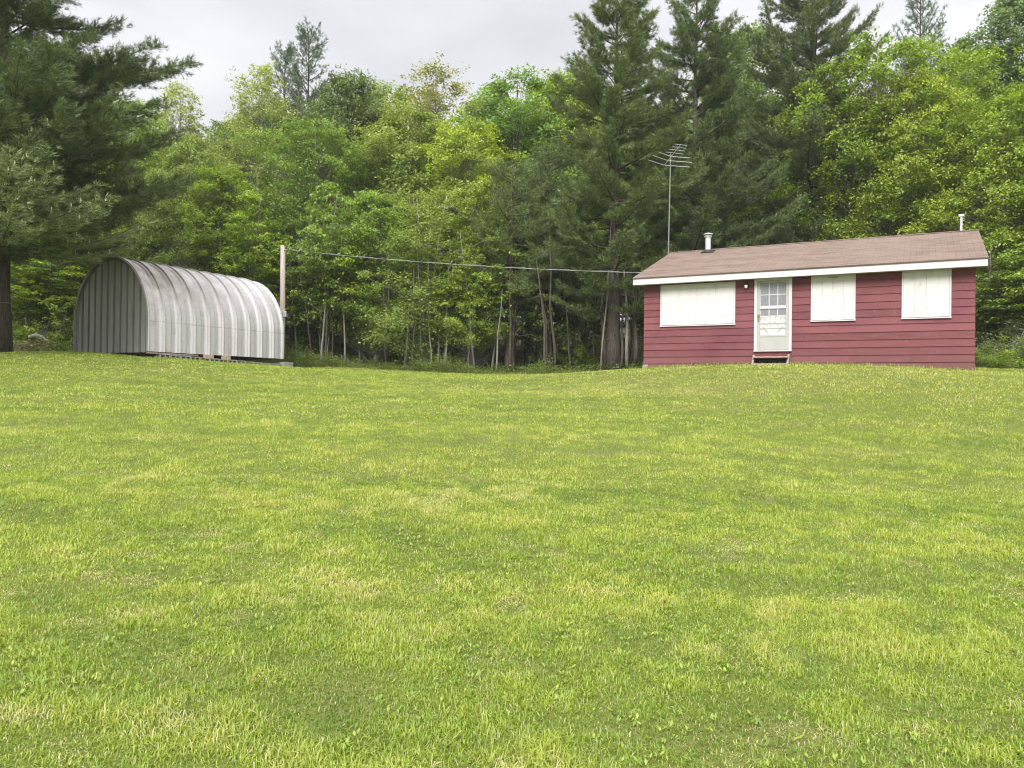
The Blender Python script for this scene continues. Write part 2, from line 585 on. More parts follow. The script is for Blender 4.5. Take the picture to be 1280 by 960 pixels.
def grass():
    g = Geo()
    bands = [(2.2, 4.6, 13500, .0042, .037, True), (4.6, 8.0, 7000, .0056, .037, True), (8.0, 13.0, 3000, .010, .038, False),
             (13.0, 20.0, 1200, .018, .040, False), (20.0, 33.0, 640, .028, .038, False)]
    for y0, y1, dens, w, h, fine in bands:
        hw0 = .70 * y1 + 1.8
        n = int((y1 - y0) * 2 * hw0 * dens)
        y = rng.uniform(y0, y1, n)
        x = rng.uniform(-hw0, hw0, n)
        keep = (np.abs(x) < .70 * y + 1.8) & (y < edge(x) + .25) & ~in_house(x, y) & ~in_shed(x, y)
        x, y = x[keep], y[keep]
        tint, dryf, tall = grass_fields(x, y)
        # thinner where the turf is worn
        keep = rng.random(len(x)) > np.clip((1.0 - tall) * .9, 0, .4) * np.clip(1.6 - y * .12, 0, 1)
        x, y, tint, dryf, tall = x[keep], y[keep], tint[keep], dryf[keep], tall[keep]
        n = len(x)
        z = gz(x, y)
        hh = h * tall * rng.uniform(.55, 1.35, n)
        az = rng.uniform(0, 2 * np.pi, n)
        lean = rng.uniform(.25, 1.35, n)
        dead = rng.random(n) < (.055 + .45 * dryf)
        flat = dead & (rng.random(n) < .55)
        lean = np.where(flat, rng.uniform(1.2, 1.5, n), lean)
        hh = np.where(flat, hh * 1.2, hh)
        tn = np.clip(tint + rng.normal(0, .14, n), 0, 1)
        dr = np.where(dead, rng.uniform(.5, 1, n), np.clip(dryf * .55 * rng.random(n), 0, 1))
        d = np.c_[np.cos(az), np.sin(az)]
        p = np.c_[-np.sin(az), np.cos(az)]
        ww = w * rng.uniform(.6, 1.4, n)
        base = np.c_[x, y, z - .004]
        off = lambda r, ang, s: np.c_[d * (hh * r * np.sin(ang))[:, None] + p * (ww * s)[:, None], hh * r * np.cos(ang)]
        if fine:
            b0, b1 = base + off(0, lean * .5, -.5), base + off(0, lean * .5, .5)
            m0, m1 = base + off(.55, lean * .55, -.42), base + off(.55, lean * .55, .42)
            tp = base + off(1.0, lean, 0)
            V = np.stack([b0, b1, m1, m0, tp], 1).reshape(-1, 3)
            i = np.arange(n)[:, None] * 5
            g.add(V, i + np.array([[0, 1, 2, 3]]), i + np.array([[3, 2, 4]]), tint=np.repeat(tn, 5), dry=np.repeat(dr, 5))
        else:
            V = np.stack([base + off(0, lean, -.5), base + off(0, lean, .5), base + off(1, lean, 0)], 1).reshape(-1, 3)
            i = np.arange(n)[:, None] * 3
            g.add(V, None, i + np.array([[0, 1, 2]]), tint=np.repeat(tn, 3), dry=np.repeat(dr, 3))
    # broad-leaved plants in the turf: small rosettes of rounded leaves
    n = 7000
    y = rng.uniform(2.3, 10.5, n)
    x = rng.uniform(-1, 1, n) * (.70 * y + 1.8)
    k = fbm(x * 1.2, y * 1.2, 91, 2) > .46
    x, y = x[k], y[k]
    z = gz(x, y)
    for m in range(7):
        n = len(x)
        az = rng.uniform(0, 2 * np.pi, n)
        L = rng.uniform(.012, .034, n)
        W = L * rng.uniform(.28, .5, n)
        el = rng.uniform(.25, 1.0, n)
        d = np.c_[np.cos(az) * np.cos(el), np.sin(az) * np.cos(el), np.sin(el)]
        p = np.c_[-np.sin(az), np.cos(az), np.zeros(n)]
        b = np.c_[x + rng.normal(0, .012, n), y + rng.normal(0, .012, n), z + .012]
        V = np.stack([b, b + d * (L * .55)[:, None] + p * W[:, None] * .5, b + d * L[:, None], b + d * (L * .55)[:, None] - p * W[:, None] * .5], 1).reshape(-1, 3)
        i = np.arange(n)[:, None] * 4
        tn = np.clip(rng.normal(.40, .22, n), 0, 1)
        g.add(V, i + np.array([[0, 1, 2, 3]]), None, tint=np.repeat(tn, 4), dry=np.zeros(n * 4))
    # longer, untrimmed blades against the walls and blocks
    for fn, L, n in ((lambda a: hpt(a, -.06 - rng.random() * .12), HL, 2600), (lambda a: qpt(-.40 - rng.random() * .12, a), QL, 1300)):
        xy = np.array([fn(a) for a in rng.uniform(0, L, n)])
        if n > 2000:
            xy = xy[rng.random(n) < .35 + .65 * (fbm(xy[:, 0] * 1.5, xy[:, 1] * 1.5, 5, 2) > .5)]
        n = len(xy)
        z = gz(xy[:, 0], xy[:, 1])
        h_ = rng.uniform(.03, .13, n)
        az = rng.uniform(0, 6.28, n)
        ln = h_ * rng.uniform(.1, .8, n)
        b = np.c_[xy, z - .01]
        p = np.c_[-np.sin(az), np.cos(az), np.zeros(n)] * .009
        tip = b + np.c_[np.cos(az) * ln, np.sin(az) * ln, h_]
        V = np.stack([b - p, b + p, tip], 1).reshape(-1, 3)
        g.add(V, None, np.arange(n)[:, None] * 3 + np.array([[0, 1, 2]]), tint=np.repeat(rng.uniform(.2, .8, n), 3), dry=np.repeat(np.where(rng.random(n) < .35, .7, .1), 3))
    o = g.build('lawn_grass', MAT['grass'])
    tag(o, 'short mown grass blades covering the sloping lawn', 'grass', kind='stuff')
    return o


grass()

# ------------------------------------------------------------------ foliage generators
def unit(v):
    return v / (np.linalg.norm(v, axis=-1, keepdims=True) + 1e-9)


def leaves(g, pos, normal, size, r, aspect=.62):
    n = len(pos)
    a = unit(r.normal(size=(n, 3)))
    nrm = unit(normal)
    a = unit(a - nrm * (a * nrm).sum(1, keepdims=True))
    b = np.cross(nrm, a)
    L = (size * r.uniform(.65, 1.35, n))[:, None]
    W = L * aspect * .5
    fold = nrm * L * .10
    V = np.stack([pos - a * L * .5, pos + b * W - a * L * .06 + fold, pos + a * L * .5, pos - b * W - a * L * .06 + fold], 1).reshape(-1, 3)
    i = np.arange(n)[:, None] * 4
    g.add(V, i + np.array([[0, 1, 2, 3]]))


def decid(seed, H, R, cb, ncl, nl, ls, trunk_r, flat=.52, stems=1, shape=(.55, .55), cr=(.55, 1.0), leanv=.3, droop=.22):
    """A broad-leaved tree: tapered trunk(s), limbs to every leaf clump, clumps of many leaves with gaps between."""
    r = np.random.default_rng(seed)
    tr, cr_ = Geo(), Geo()
    trunks = []
    for s in range(stems):
        k = np.linspace(0, 1, 9)
        dx, dy = r.normal(0, leanv * (1 if stems == 1 else 3.0), 2)
        wob = np.cumsum(r.normal(0, .05 * H / 9, (9, 2)), 0) * .35
        h = H * (1 if stems == 1 else r.uniform(.62, .88))
        path = np.c_[dx * k ** 1.2 + wob[:, 0] + (r.normal(0, .18) if stems > 1 else 0), dy * k ** 1.2 + wob[:, 1] + (r.normal(0, .12) if stems > 1 else 0), h * .97 * k - .3 * (1 - k)]
        rad = trunk_r * (1 - .93 * k) * np.where(k < .06, 1.35, 1) * (1 if stems == 1 else .62) + .008
        tr.tube(path, rad, 7)
        trunks.append(path)
    ph = r.uniform(0, 2 * np.pi, 6)
    e0, e1 = shape
    pk = (e0 / (e0 + e1)) ** e0 * (e1 / (e0 + e1)) ** e1
    for c in range(ncl):
        tt = r.random() ** .85
        phi = r.uniform(0, 2 * np.pi)
        prof = (max(tt, .02) ** e0 * (1.02 - tt) ** e1) / pk
        lobe = 1 + .22 * math.sin(2 * phi + ph[0] + 3 * tt) + .18 * math.sin(3 * phi + ph[1] - 5 * tt) + .16 * math.sin(5 * phi + ph[2] + 9 * tt)
        rr = R * prof * lobe * math.sqrt(r.uniform(.10, 1.0))
        path = trunks[c % stems]
        z = cb * H + tt * (min(path[-1][2] * 1.04, H * .97) - cb * H)
        kk = np.clip(z / (path[-1][2]), 0, .97)
        ctr = np.array([np.interp(kk, np.linspace(0, 1, 9), path[:, 0]), np.interp(kk, np.linspace(0, 1, 9), path[:, 1]), z])
        cen = ctr + np.array([math.cos(phi) * rr, math.sin(phi) * rr, 0])
        # limb
        kb = np.clip(kk - (r.uniform(.08, .2) + .03 * rr) * (.35 if stems > 1 or H < 8 else .8), .04, .97)
        b0 = np.array([np.interp(kb, np.linspace(0, 1, 9), path[:, i]) for i in range(3)])
        mid = b0 * .5 + cen * .5 + np.array([0, 0, -.12 * rr]) + r.normal(0, .08, 3)
        q = np.linspace(0, 1, 5)[:, None]
        limb = b0 * (1 - q) ** 2 + 2 * mid * q * (1 - q) + cen * q ** 2
        tr.tube(limb, np.linspace(max(.008, trunk_r * .20 * (1 - kk * .6)), .006, 5), 4, cap=False)
        # clump
        rad = r.uniform(*cr) * (1.0 - .35 * tt)
        n = int(nl * r.uniform(.6, 1.3) * (rad / (sum(cr) * .5)) ** 1.5)
        p = r.normal(size=(n, 3)) * rad * np.array([.55, .55, .55 * flat])
        rho = np.hypot(p[:, 0], p[:, 1])
        p[:, 2] -= droop * rho ** 2 / rad
        # small sprays inside the clump
        ns = max(4, n // 14)
        sp = r.integers(0, ns, n)
        spc = r.normal(size=(ns, 3)) * rad * np.array([.55, .55, .55 * flat])
        p = p * .45 + spc[sp] * .85
        out = unit(np.array([math.cos(phi), math.sin(phi), .2])[None, :])
        nrm = np.array([0, 0, 1.0]) + out * .35 + r.normal(0, .55, (n, 3))
        leaves(cr_, cen + p, nrm, np.full(n, ls), r)
    return tr, cr_


def needles(g, pos, d, length, w, cnt, spread, r):
    n = len(pos)
    P = np.repeat(pos, cnt, 0)
    D = unit(np.repeat(unit(d), cnt, 0) + r.normal(0, spread, (n * cnt, 3)))
    L = length * r.uniform(.7, 1.25, n * cnt)
    S = unit(np.cross(D, r.normal(size=(n * cnt, 3)))) * (w * .5)
    off = r.normal(0, .03, (n * cnt, 3))
    V = np.stack([P + off + S, P + off - S, P + off + D * L[:, None]], 1).reshape(-1, 3)
    i = np.arange(n * cnt)[:, None] * 3
    g.add(V, None, i + np.array([[0, 1, 2]]))


def pine(seed, H, R, cb, trunk_r, whorl=.62, per=5, prof=None, nl=.12, nw=.014, cnt=9, dens=1.0, lift=.12, extra=(), dead=8, spread=.55, candle=None):
    """A white pine: straight trunk, whorled limbs in layers, side twigs that carry plumes of needles."""
    r = np.random.default_rng(seed)
    tr, fo = Geo(), Geo()
    ca = Geo()
    k = np.linspace(0, 1, 10)
    wob = np.cumsum(r.normal(0, .012 * H / 10, (10, 2)), 0) * .5
    path = np.c_[wob, H * k - .3 * (1 - k)]
    tr.tube(path, trunk_r * (1 - .95 * k) * np.where(k < .05, 1.3, 1) + .012, 9)
    prof = prof or (lambda t: (1 - t) ** .75 * (.55 + .45 * min(1, t / .18)))
    br = []
    z = cb * H
    while z < H * .985:
        t_ = (z / H - cb) / (1 - cb)
        a0 = r.uniform(0, 6.28)
        m = per + r.integers(-1, 2)
        for b in range(m):
            L = R * prof(t_) * r.uniform(.55, 1.2) + .25
            br.append((z + r.normal(0, .10), a0 + b * 6.283 / m + r.normal(0, .28), L, t_))
        z += whorl * (1.1 - .5 * t_) * r.uniform(.75, 1.3)
    for e in extra:
        br.append((e[0], e[1], e[2], min(1, max(0, (e[0] / H - cb) / (1 - cb))), e[3]))
    for zb, az, L, t_, *fix in br:
        el = fix[0] if fix else lift + .55 * t_ + r.normal(0, .07) - .10
        q = np.linspace(0, 1, 7)
        hor = L * q * math.cos(el)
        ver = L * q * math.sin(el) - .10 * L * np.sin(q * np.pi) * (1 - t_) + .16 * L * q ** 3
        yaw = az + .25 * r.normal() * q
        tx = np.interp(zb, path[:, 2], path[:, 0])
        ty = np.interp(zb, path[:, 2], path[:, 1])
        bp = np.c_[tx + hor * np.cos(yaw), ty + hor * np.sin(yaw), zb + ver]
        tr.tube(bp, np.linspace(max(.016, .020 * L ** .9), .006, 7), 5, cap=False)
        nt = max(5, int(L * 7.5 * dens))
        for s in range(nt):
            u = .22 + .78 * (s + r.random()) / nt
            c = np.array([np.interp(u, q, bp[:, i]) for i in range(3)])
            side = 1 if s % 2 else -1
            ta = az + side * r.uniform(.5, 1.15)
            tl = (.22 + .30 * L * (1.08 - u)) * r.uniform(.6, 1.2)
            te = r.uniform(-.05, .32)
            d = np.array([math.cos(ta) * math.cos(te), math.sin(ta) * math.cos(te), math.sin(te)])
            nn = max(2, int(tl / .085))
            w = np.linspace(.25, 1, nn)[:, None]
            pp = c + d * tl * w + np.array([0, 0, -.06]) * np.sin(w * np.pi) + r.normal(0, .03, (nn, 3))
            dd = np.broadcast_to(d + np.array([0, 0, .45]), (nn, 3))
            needles(fo, pp, dd, nl, nw, cnt, spread, r)
            if s % 3 == 0:
                tr.tube([c, c + d * tl], [.007, .003], 3, cap=False)
            if candle and zb < candle and r.random() < .3:
                e = pp[-1]
                ca.tube([e, e + np.array([r.normal(0, .02), r.normal(0, .02), .07]), e + np.array([0, 0, .14])], [.011, .012, .005], 4)
        nn = max(3, int(L * 3))
        w = np.linspace(.55, 1, nn)
        pp = np.c_[[np.interp(w, q, bp[:, i]) for i in range(3)]].T
        dd = np.gradient(bp, axis=0)[-1] + np.array([0, 0, .3])
        needles(fo, pp, np.broadcast_to(unit(dd), (nn, 3)), nl * 1.1, nw, cnt + 3, spread, r)
    for s in range(dead):               # dead snags below the crown
        zz = r.uniform(.25, 1.0) * cb * H
        az = r.uniform(0, 6.28)
        L = r.uniform(.5, 1.8)
        tr.tube([(0, 0, zz), (math.cos(az) * L * .6, math.sin(az) * L * .6, zz + .05 * L), (math.cos(az) * L, math.sin(az) * L, zz - .1 * L)], [.03, .018, .006], 4, cap=False)
    return tr, fo, ca


PROTO = {}


def proto(key, trunk, crown, H, bark_mat, leaf_mat):
    PROTO[key] = (trunk.mesh('trunk', MAT[bark_mat], True), crown.mesh('crown', MAT[leaf_mat]), H)


# edge trees with foliage nearly to the ground, forest trees with a higher crown, airy birches, saplings
proto('maple_a', *decid(1, 12, 3.5, .20, 330, 270, .12, .15, shape=(.42, .5), cr=(.4, .9)), 12, 'bark_grey', 'leaf')
proto('maple_b', *decid(2, 12, 3.4, .24, 330, 270, .12, .15, shape=(.5, .42), cr=(.4, .95)), 12, 'bark_grey', 'leaf')
proto('maple_c', *decid(3, 11, 3.2, .16, 330, 260, .115, .12, shape=(.3, .55), cr=(.4, .9)), 11, 'bark_grey', 'leaf')
proto('forest_a', *decid(4, 14, 3.2, .22, 200, 420, .14, .20, shape=(.45, .45), cr=(.6, 1.15)), 14, 'bark_dark', 'leaf')
proto('forest_b', *decid(5, 14, 2.8, .22, 190, 400, .14, .18, shape=(.42, .5), cr=(.55, 1.1)), 14, 'bark_dark', 'leaf')
proto('aspen', *decid(6, 10.5, 2.6, .10, 190, 250, .10, .085, stems=4, shape=(.32, .45), cr=(.4, .85), flat=.6), 10.5, 'bark_pale', 'leaf')
proto('birch', *decid(7, 13, 2.0, .40, 130, 190, .105, .10, shape=(.5, .5), cr=(.4, .9), flat=.7), 13, 'bark_grey', 'leaf')
proto('sapling_a', *decid(8, 5.2, 1.35, .32, 50, 150, .115, .04, shape=(.45, .4), cr=(.35, .65), flat=.3), 5.2, 'bark_grey', 'leaf')
proto('sapling_b', *decid(9, 7.0, 1.35, .42, 56, 150, .115, .045, shape=(.55, .4), cr=(.35, .65), flat=.3, leanv=.5), 7, 'bark_grey', 'leaf')
proto('sapling_c', *decid(10, 3.6, 1.3, .06, 50, 140, .115, .03, shape=(.4, .4), cr=(.35, .6), flat=.35), 3.6, 'bark_grey', 'leaf')
proto('shrub', *decid(11, 1.9, 1.15, .04, 60, 150, .07, .018, stems=5, shape=(.3, .4), cr=(.28, .5), flat=.7), 1.9, 'bark_grey', 'leaf')


def proto_pine(key, H, *a, **k):
    tr, fo, ca = pine(a[0], H, *a[1:], **k)
    crown = fo
    if ca.v:
        crown = fo.mesh('crown', [MAT['needle'], MAT['candle']])
        n0, c0 = len(crown.vertices), len(crown.polygons)
        both = Geo()
        both.add(np.vstack(fo.v), None, np.vstack(fo.f3))
        nf = len(np.vstack(fo.f3))
        cf3, cf4 = np.vstack(ca.f3), np.vstack(ca.f4)
        both.add(np.vstack(ca.v), cf4, cf3)
        crown = both.mesh('crown', [MAT['needle'], MAT['candle']])
        mi = np.ones(len(crown.polygons), np.int32)
        mi[:nf] = 0
        crown.polygons.foreach_set('material_index', mi)
    else:
        crown = fo.mesh('crown', MAT['needle'])
    PROTO[key] = (tr.mesh('trunk', MAT['bark_dark'], True), crown, H)


MAT['candle'] = simple('pale_pine_shoots', (.40, .45, .26), .8, 0, .15)
wide = lambda t: (1 - t) ** .62 * (.60 + .40 * min(1, t / .22))
proto_pine('pine_a', 17, 21, 4.4, .17, .30, whorl=.72, per=5, nl=.18, nw=.022, cnt=12, dens=1.75, prof=wide)
proto_pine('pine_b', 17, 22, 4.5, .17, .28, whorl=.70, per=5, nl=.18, nw=.022, cnt=12, dens=1.75, prof=wide)
proto_pine('pine_c', 18, 23, 4.9, .15, .30, whorl=.70, per=5, nl=.18, nw=.022, cnt=12, dens=1.75, prof=wide)
proto_pine('spruce', 15, 24, 2.5, .18, .18, whorl=.66, per=5, nl=.16, nw=.022, cnt=11, lift=.30, dens=.62, prof=lambda t: (1 - t) ** .42)
proto_pine('hemlock', 9, 25, 2.7, .40, .27, whorl=.45, per=6, nl=.11, nw=.019, cnt=11, dens=1.2, lift=-.02, prof=lambda t: (1 - t) ** .6 * (.7 + .3 * min(1, t / .2)))
proto_pine('young_pine', 6.5, 26, 3.0, .56, .13, whorl=.22, per=6, nl=.15, nw=.016, cnt=12, dens=1.3, lift=.18, candle=9, dead=2, prof=lambda t: (1 - t) ** .5)

# colours (linear albedo)
BRIGHT = (.212, .298, .028)
LIME = (.250, .322, .030)
MID = (.162, .242, .032)
SOFT = (.210, .278, .060)
DEEP = (.112, .172, .028)
PALE = (.260, .300, .095)
PINE = (.110, .160, .056)
PINE_L = (.130, .182, .058)
BLUE = (.100, .150, .090)


def plant(kind, name, px, depth, top, xy, color, label, cat='tree', group=None, rz=None, h=None):
    """Place a tree by its trunk's direction, its distance and the height its top reaches."""
    tm, cm, H = PROTO[kind]
    p = at(px, 470, depth)
    x, y = p[0], p[1]
    z = gz1(x, y)
    if h is None:
        h = at(px, top, depth)[2] - z
    o = empty(name, (x, y, z - .02), random.uniform(0, 6.28) if rz is None else rz)
    o.scale = (xy, xy, h / H)
    for n, me in (('trunk', tm), ('crown', cm)):
        c = bpy.data.objects.new(n, me)
        col.objects.link(c)
        c.parent = o
        if n == 'crown':
            j = random.uniform(.88, 1.12)
            c.color = (color[0] * j, color[1] * j * random.uniform(.96, 1.04), color[2] * j, 1)
    tag(o, label, cat, group)
    return o


random.seed(3)
# ---- large conifers
plant('pine_a', 'pine_tree', 767, 32.0, -18, 1.0, PINE_L, 'tall dark pine with a bare trunk, nearest the left end of the red cottage', rz=.4)
plant('pine_b', 'pine_tree', 866, 35.5, -14, 1.02, PINE, 'tall dark pine right behind the roof aerial', rz=2.0)
plant('pine_c', 'pine_tree', 1012, 38.0, -120, 1.0, PINE, 'tallest dark pine, behind the middle of the cottage roof', rz=1.1)
plant('spruce', 'spruce_tree', 380, 45.0, 40, 1.0, BLUE, 'taller of the two thin blue-green spruces above the wooden pole', rz=0)
plant('spruce', 'spruce_tree', 351, 46.0, 62, .85, BLUE, 'shorter of the two thin blue-green spruces above the wooden pole', rz=3)
plant('spruce', 'spruce_tree', 1147, 45.0, -25, .95, BLUE, 'pointed blue-green spruce rising behind the bright maple over the roof', rz=2)
plant('hemlock', 'hemlock_tree', 637, 33.5, 205, .95, PINE_L, 'dark hemlock with a thick trunk at the end of the weedy strip', rz=1)
plant('hemlock', 'hemlock_tree', 684, 35.0, 190, .95, PINE, 'dark hemlock with a thick trunk between two other dark trunks', rz=4)

plant('young_pine', 'pine_tree', -24, 22.0, 185, 1.2, (.200, .255, .110), 'paler young pine reaching in from the left edge, in front of the big dark pine', rz=1)

# ---- broad-leaved trees behind the shed and along the edge
plant('maple_b', 'maple_tree', 150, 38, 118, .9, MID, 'mid green tree showing past the big left pine above the shed front')
plant('birch', 'birch_tree', 222, 41, 100, 1.0, PALE, 'pale airy tree against the sky beside the big left pine')
plant('maple_a', 'maple_tree', 238, 36, 165, .75, SOFT, 'soft green tree behind the top of the metal shed')
plant('birch', 'birch_tree', 318, 43, 76, 1.1, PALE, 'pale airy birch whose crown touches the thin spruce')
plant('maple_c', 'maple_tree', 300, 35.5, 205, .75, BRIGHT, 'bright green low tree over the back half of the metal shed')
plant('maple_b', 'maple_tree', 395, 37, 150, .85, MID, 'mid green tree just past the wooden pole')
plant('forest_b', 'broadleaf_tree', 440, 42, 88, 1.0, (.120, .180, .060), 'grey-green tree topping out right of the thin spruce')
plant('birch', 'birch_tree', 542, 42, 78, 1.35, (.215, .225, .085), 'pale yellow-green tree with a thin crown in the middle of the skyline')
plant('forest_a', 'broadleaf_tree', 500, 39, 130, 1.0, SOFT, 'soft green tree below the pale thin crown')
plant('aspen', 'aspen_tree', 530, 33.0, 205, 1.05, SOFT, 'many-stemmed aspen with pale slanting trunks at the lawn edge', rz=.6)
plant('maple_a', 'maple_tree', 585, 36.5, 148, .85, LIME, 'yellow-green tree left of the first tall pine')
plant('forest_a', 'broadleaf_tree', 636, 43, 86, 1.2, (.140, .225, .055), 'rounded green tree on the skyline next to the first tall pine')
plant('forest_b', 'broadleaf_tree', 702, 43, 88, .9, BRIGHT, 'bright slim tree half hidden by the first tall pine')
plant('maple_c', 'maple_tree', 470, 34.0, 240, .7, MID, 'small leafy tree with low boughs left of the aspen stems')
plant('maple_c', 'maple_tree', 590, 33.0, 265, .6, BRIGHT, 'small bright tree right of the aspen stems')
plant('forest_b', 'broadleaf_tree', 936, 44, 30, 1.15, (.150, .230, .055), 'light green tree in the gap between the two tallest pines')
plant('maple_b', 'maple_tree', 1085, 35.5, 48, 1.1, BRIGHT, 'large bright maple straight behind the cottage roof', rz=.5)
plant('maple_a', 'maple_tree', 1140, 34.5, 84, .85, LIME, 'bright yellow-green maple behind the cottage between roof and spruce', rz=1.5)
plant('maple_a', 'maple_tree', 1190, 37, 70, .85, MID, 'mid green tree above the white roof vent')
plant('forest_a', 'broadleaf_tree', 1212, 43, 40, 1.0, (.110, .180, .045), 'darker tree on the skyline right of the spruce')
plant('forest_b', 'broadleaf_tree', 1262, 43, -8, 1.15, (.115, .185, .060), 'tallest dark leafy tree by the right edge of the picture')
plant('maple_c', 'maple_tree', 1262, 31, 105, .95, BRIGHT, 'bright spreading maple at the right end of the cottage', rz=2.6)
plant('maple_b', 'maple_tree', 1345, 30, 60, 1.0, BRIGHT, 'bright maple cut by the right edge of the picture')
plant('maple_b', 'maple_tree', 1400, 34, 40, 1.0, MID, 'mid green maple past the right edge of the picture')
plant('maple_c', 'maple_tree', 70, 33, 210, .8, DEEP, 'deep green tree between the big pine trunk and the shed')
plant('forest_a', 'broadleaf_tree', 20, 38, 60, 1.0, DEEP, 'dark leafy tree behind the big left pine')
plant('forest_a', 'broadleaf_tree', -90, 34, 60, 1.1, DEEP, 'dark leafy tree past the left edge of the picture')

# ---- the woods behind: rows that cannot be told apart
for i in range(46):
    px = -130 + i * 33 + random.uniform(-14, 14)
    dep = random.choice((48, 52, 57, 63))
    top = random.uniform(100, 185) + (20 if px < 250 else 0)
    plant(random.choice(('forest_a', 'forest_b', 'maple_a', 'maple_b')), 'woodland_tree', px, dep, top, random.uniform(1.0, 1.3), random.choice((DEEP, MID, DEEP, SOFT)),
          'leafy tree deep in the woods, half hidden behind the front trees', 'tree', 'trees deep in the woods')

# ---- slim saplings and bare stems filling the edge of the woods
stems = [(282, 33.8, 270), (309, 33.2, 235), (372, 33.5, 300), (398, 32.4, 225), (404, 33.8, 290), (432, 32.6, 285), (452, 34.2, 250), (545, 34.5, 270), (556, 32.2, 300), (612, 33.2, 300), (655, 36, 290),
         (668, 37, 300), (706, 36, 310), (722, 37.5, 300), (742, 36, 320), (790, 36, 330), (1232, 29.5, 300), (1246, 31, 270), (1275, 28, 300), (150, 35.5, 250), (30, 30.5, 305), (52, 31, 320), (84, 33.0, 300)]
for px, dep, top in stems:
    plant(random.choice(('sapling_a', 'sapling_b', 'sapling_b')), 'sapling', px, dep, top, random.uniform(.85, 1.15), random.choice((BRIGHT, MID, BRIGHT, LIME)),
          'slim leafy sapling with a thin bare stem at the edge of the woods', 'sapling', 'slim saplings along the edge of the woods')
for i in range(60):
    px = random.uniform(-60, 830) if i % 5 else random.uniform(1215, 1340)
    dep = random.uniform(34, 46) if px < 830 else random.uniform(28, 40)
    plant(random.choice(('sapling_a', 'sapling_b', 'sapling_c')), 'young_tree', px, dep, 0, random.uniform(.9, 1.3), random.choice((BRIGHT, MID, MID, DEEP)),
          'young leafy tree in the shade under the taller trees', 'tree', 'young trees in the shade of the woods', h=random.uniform(3.0, 7.0))
# thin dead-straight stems in the shade
stem_me = Geo().tube(np.c_[np.array([0, .05, -.04, .06, .1]), np.array([0, .02, .05, 0, .04]), np.linspace(-.3, 6.5, 5)], np.linspace(.07, .012, 5), 6).mesh('bare_stem', MAT['bark_grey'], True)
stem_md = stem_me.copy()
stem_md.materials[0] = MAT['bark_dark']
for i in range(66):
    px = random.uniform(374, 800) if i % 6 else random.uniform(1222, 1300)
    dep = (random.uniform(31.2, 33.5) if i % 2 else random.uniform(33, 42)) if px < 900 else random.uniform(29, 38)
    p = at(px, 470, dep)
    dep_front = dep < 33.5 and px < 620
    o = bpy.data.objects.new('bare_stem', stem_me if (dep_front and random.random() < .6) or random.random() < .2 else stem_md)
    col.objects.link(o)
    s = random.uniform(.5, .95) if dep_front else random.uniform(.6, 1.6)
    o.location = (p[0], p[1], gz1(p[0], p[1]))
    o.rotation_euler = (random.gauss(0, .05), random.gauss(0, .07), random.uniform(0, 6))
    o.scale = (s, s, random.uniform(.5, 1.15) if dep_front else random.uniform(.6, 1.0))
    tag(o, 'thin bare tree stem standing in the shaded woods', 'tree trunk', 'thin bare stems in the woods')

# ---- shrubs
for px, dep, h, xy, c, lab in ((1236, 24.3, 1.0, .72, MID, 'low green shrub hard against the right corner of the cottage'),
                               (1275, 24.2, 1.15, 1.0, BRIGHT, 'rounded green bush at the right edge of the lawn'),
                               (1312, 25, 1.3, 1.1, MID, 'green bush just beyond the right edge of the picture'),
                               (1252, 26.8, 2.0, 1.0, (.095, .125, .055), 'grey-green tangled bush behind the two low shrubs'),
                               (30, 30.4, 1.6, 1.1, MID, 'green bush behind the fallen branch by the big pine'),
                               (62, 30.8, 2.2, 1.3, BRIGHT, 'bright bush between the big pine and the shed'),
                               (84, 31.5, 2.6, 1.0, MID, 'leafy bush touching the left side of the shed'),
                               (8, 31.5, 2.6, 1.2, DEEP, 'dark bush behind the big pine trunk')):
    plant('shrub', 'shrub', px, dep, 0, xy, c, lab, 'shrub', None, h=h)
for i in range(24):
    px = random.uniform(360, 830) if i % 6 else random.uniform(1230, 1330)
    dep = random.uniform(33, 42) if px < 900 else random.uniform(28, 34)
    plant('shrub', 'shrub', px, dep, 0, random.uniform(.8, 1.6), random.choice((MID, DEEP, BRIGHT)), 'low leafy shrub in the shade beneath the trees', 'shrub', 'low shrubs beneath the trees', h=random.uniform(1.0, 2.4))


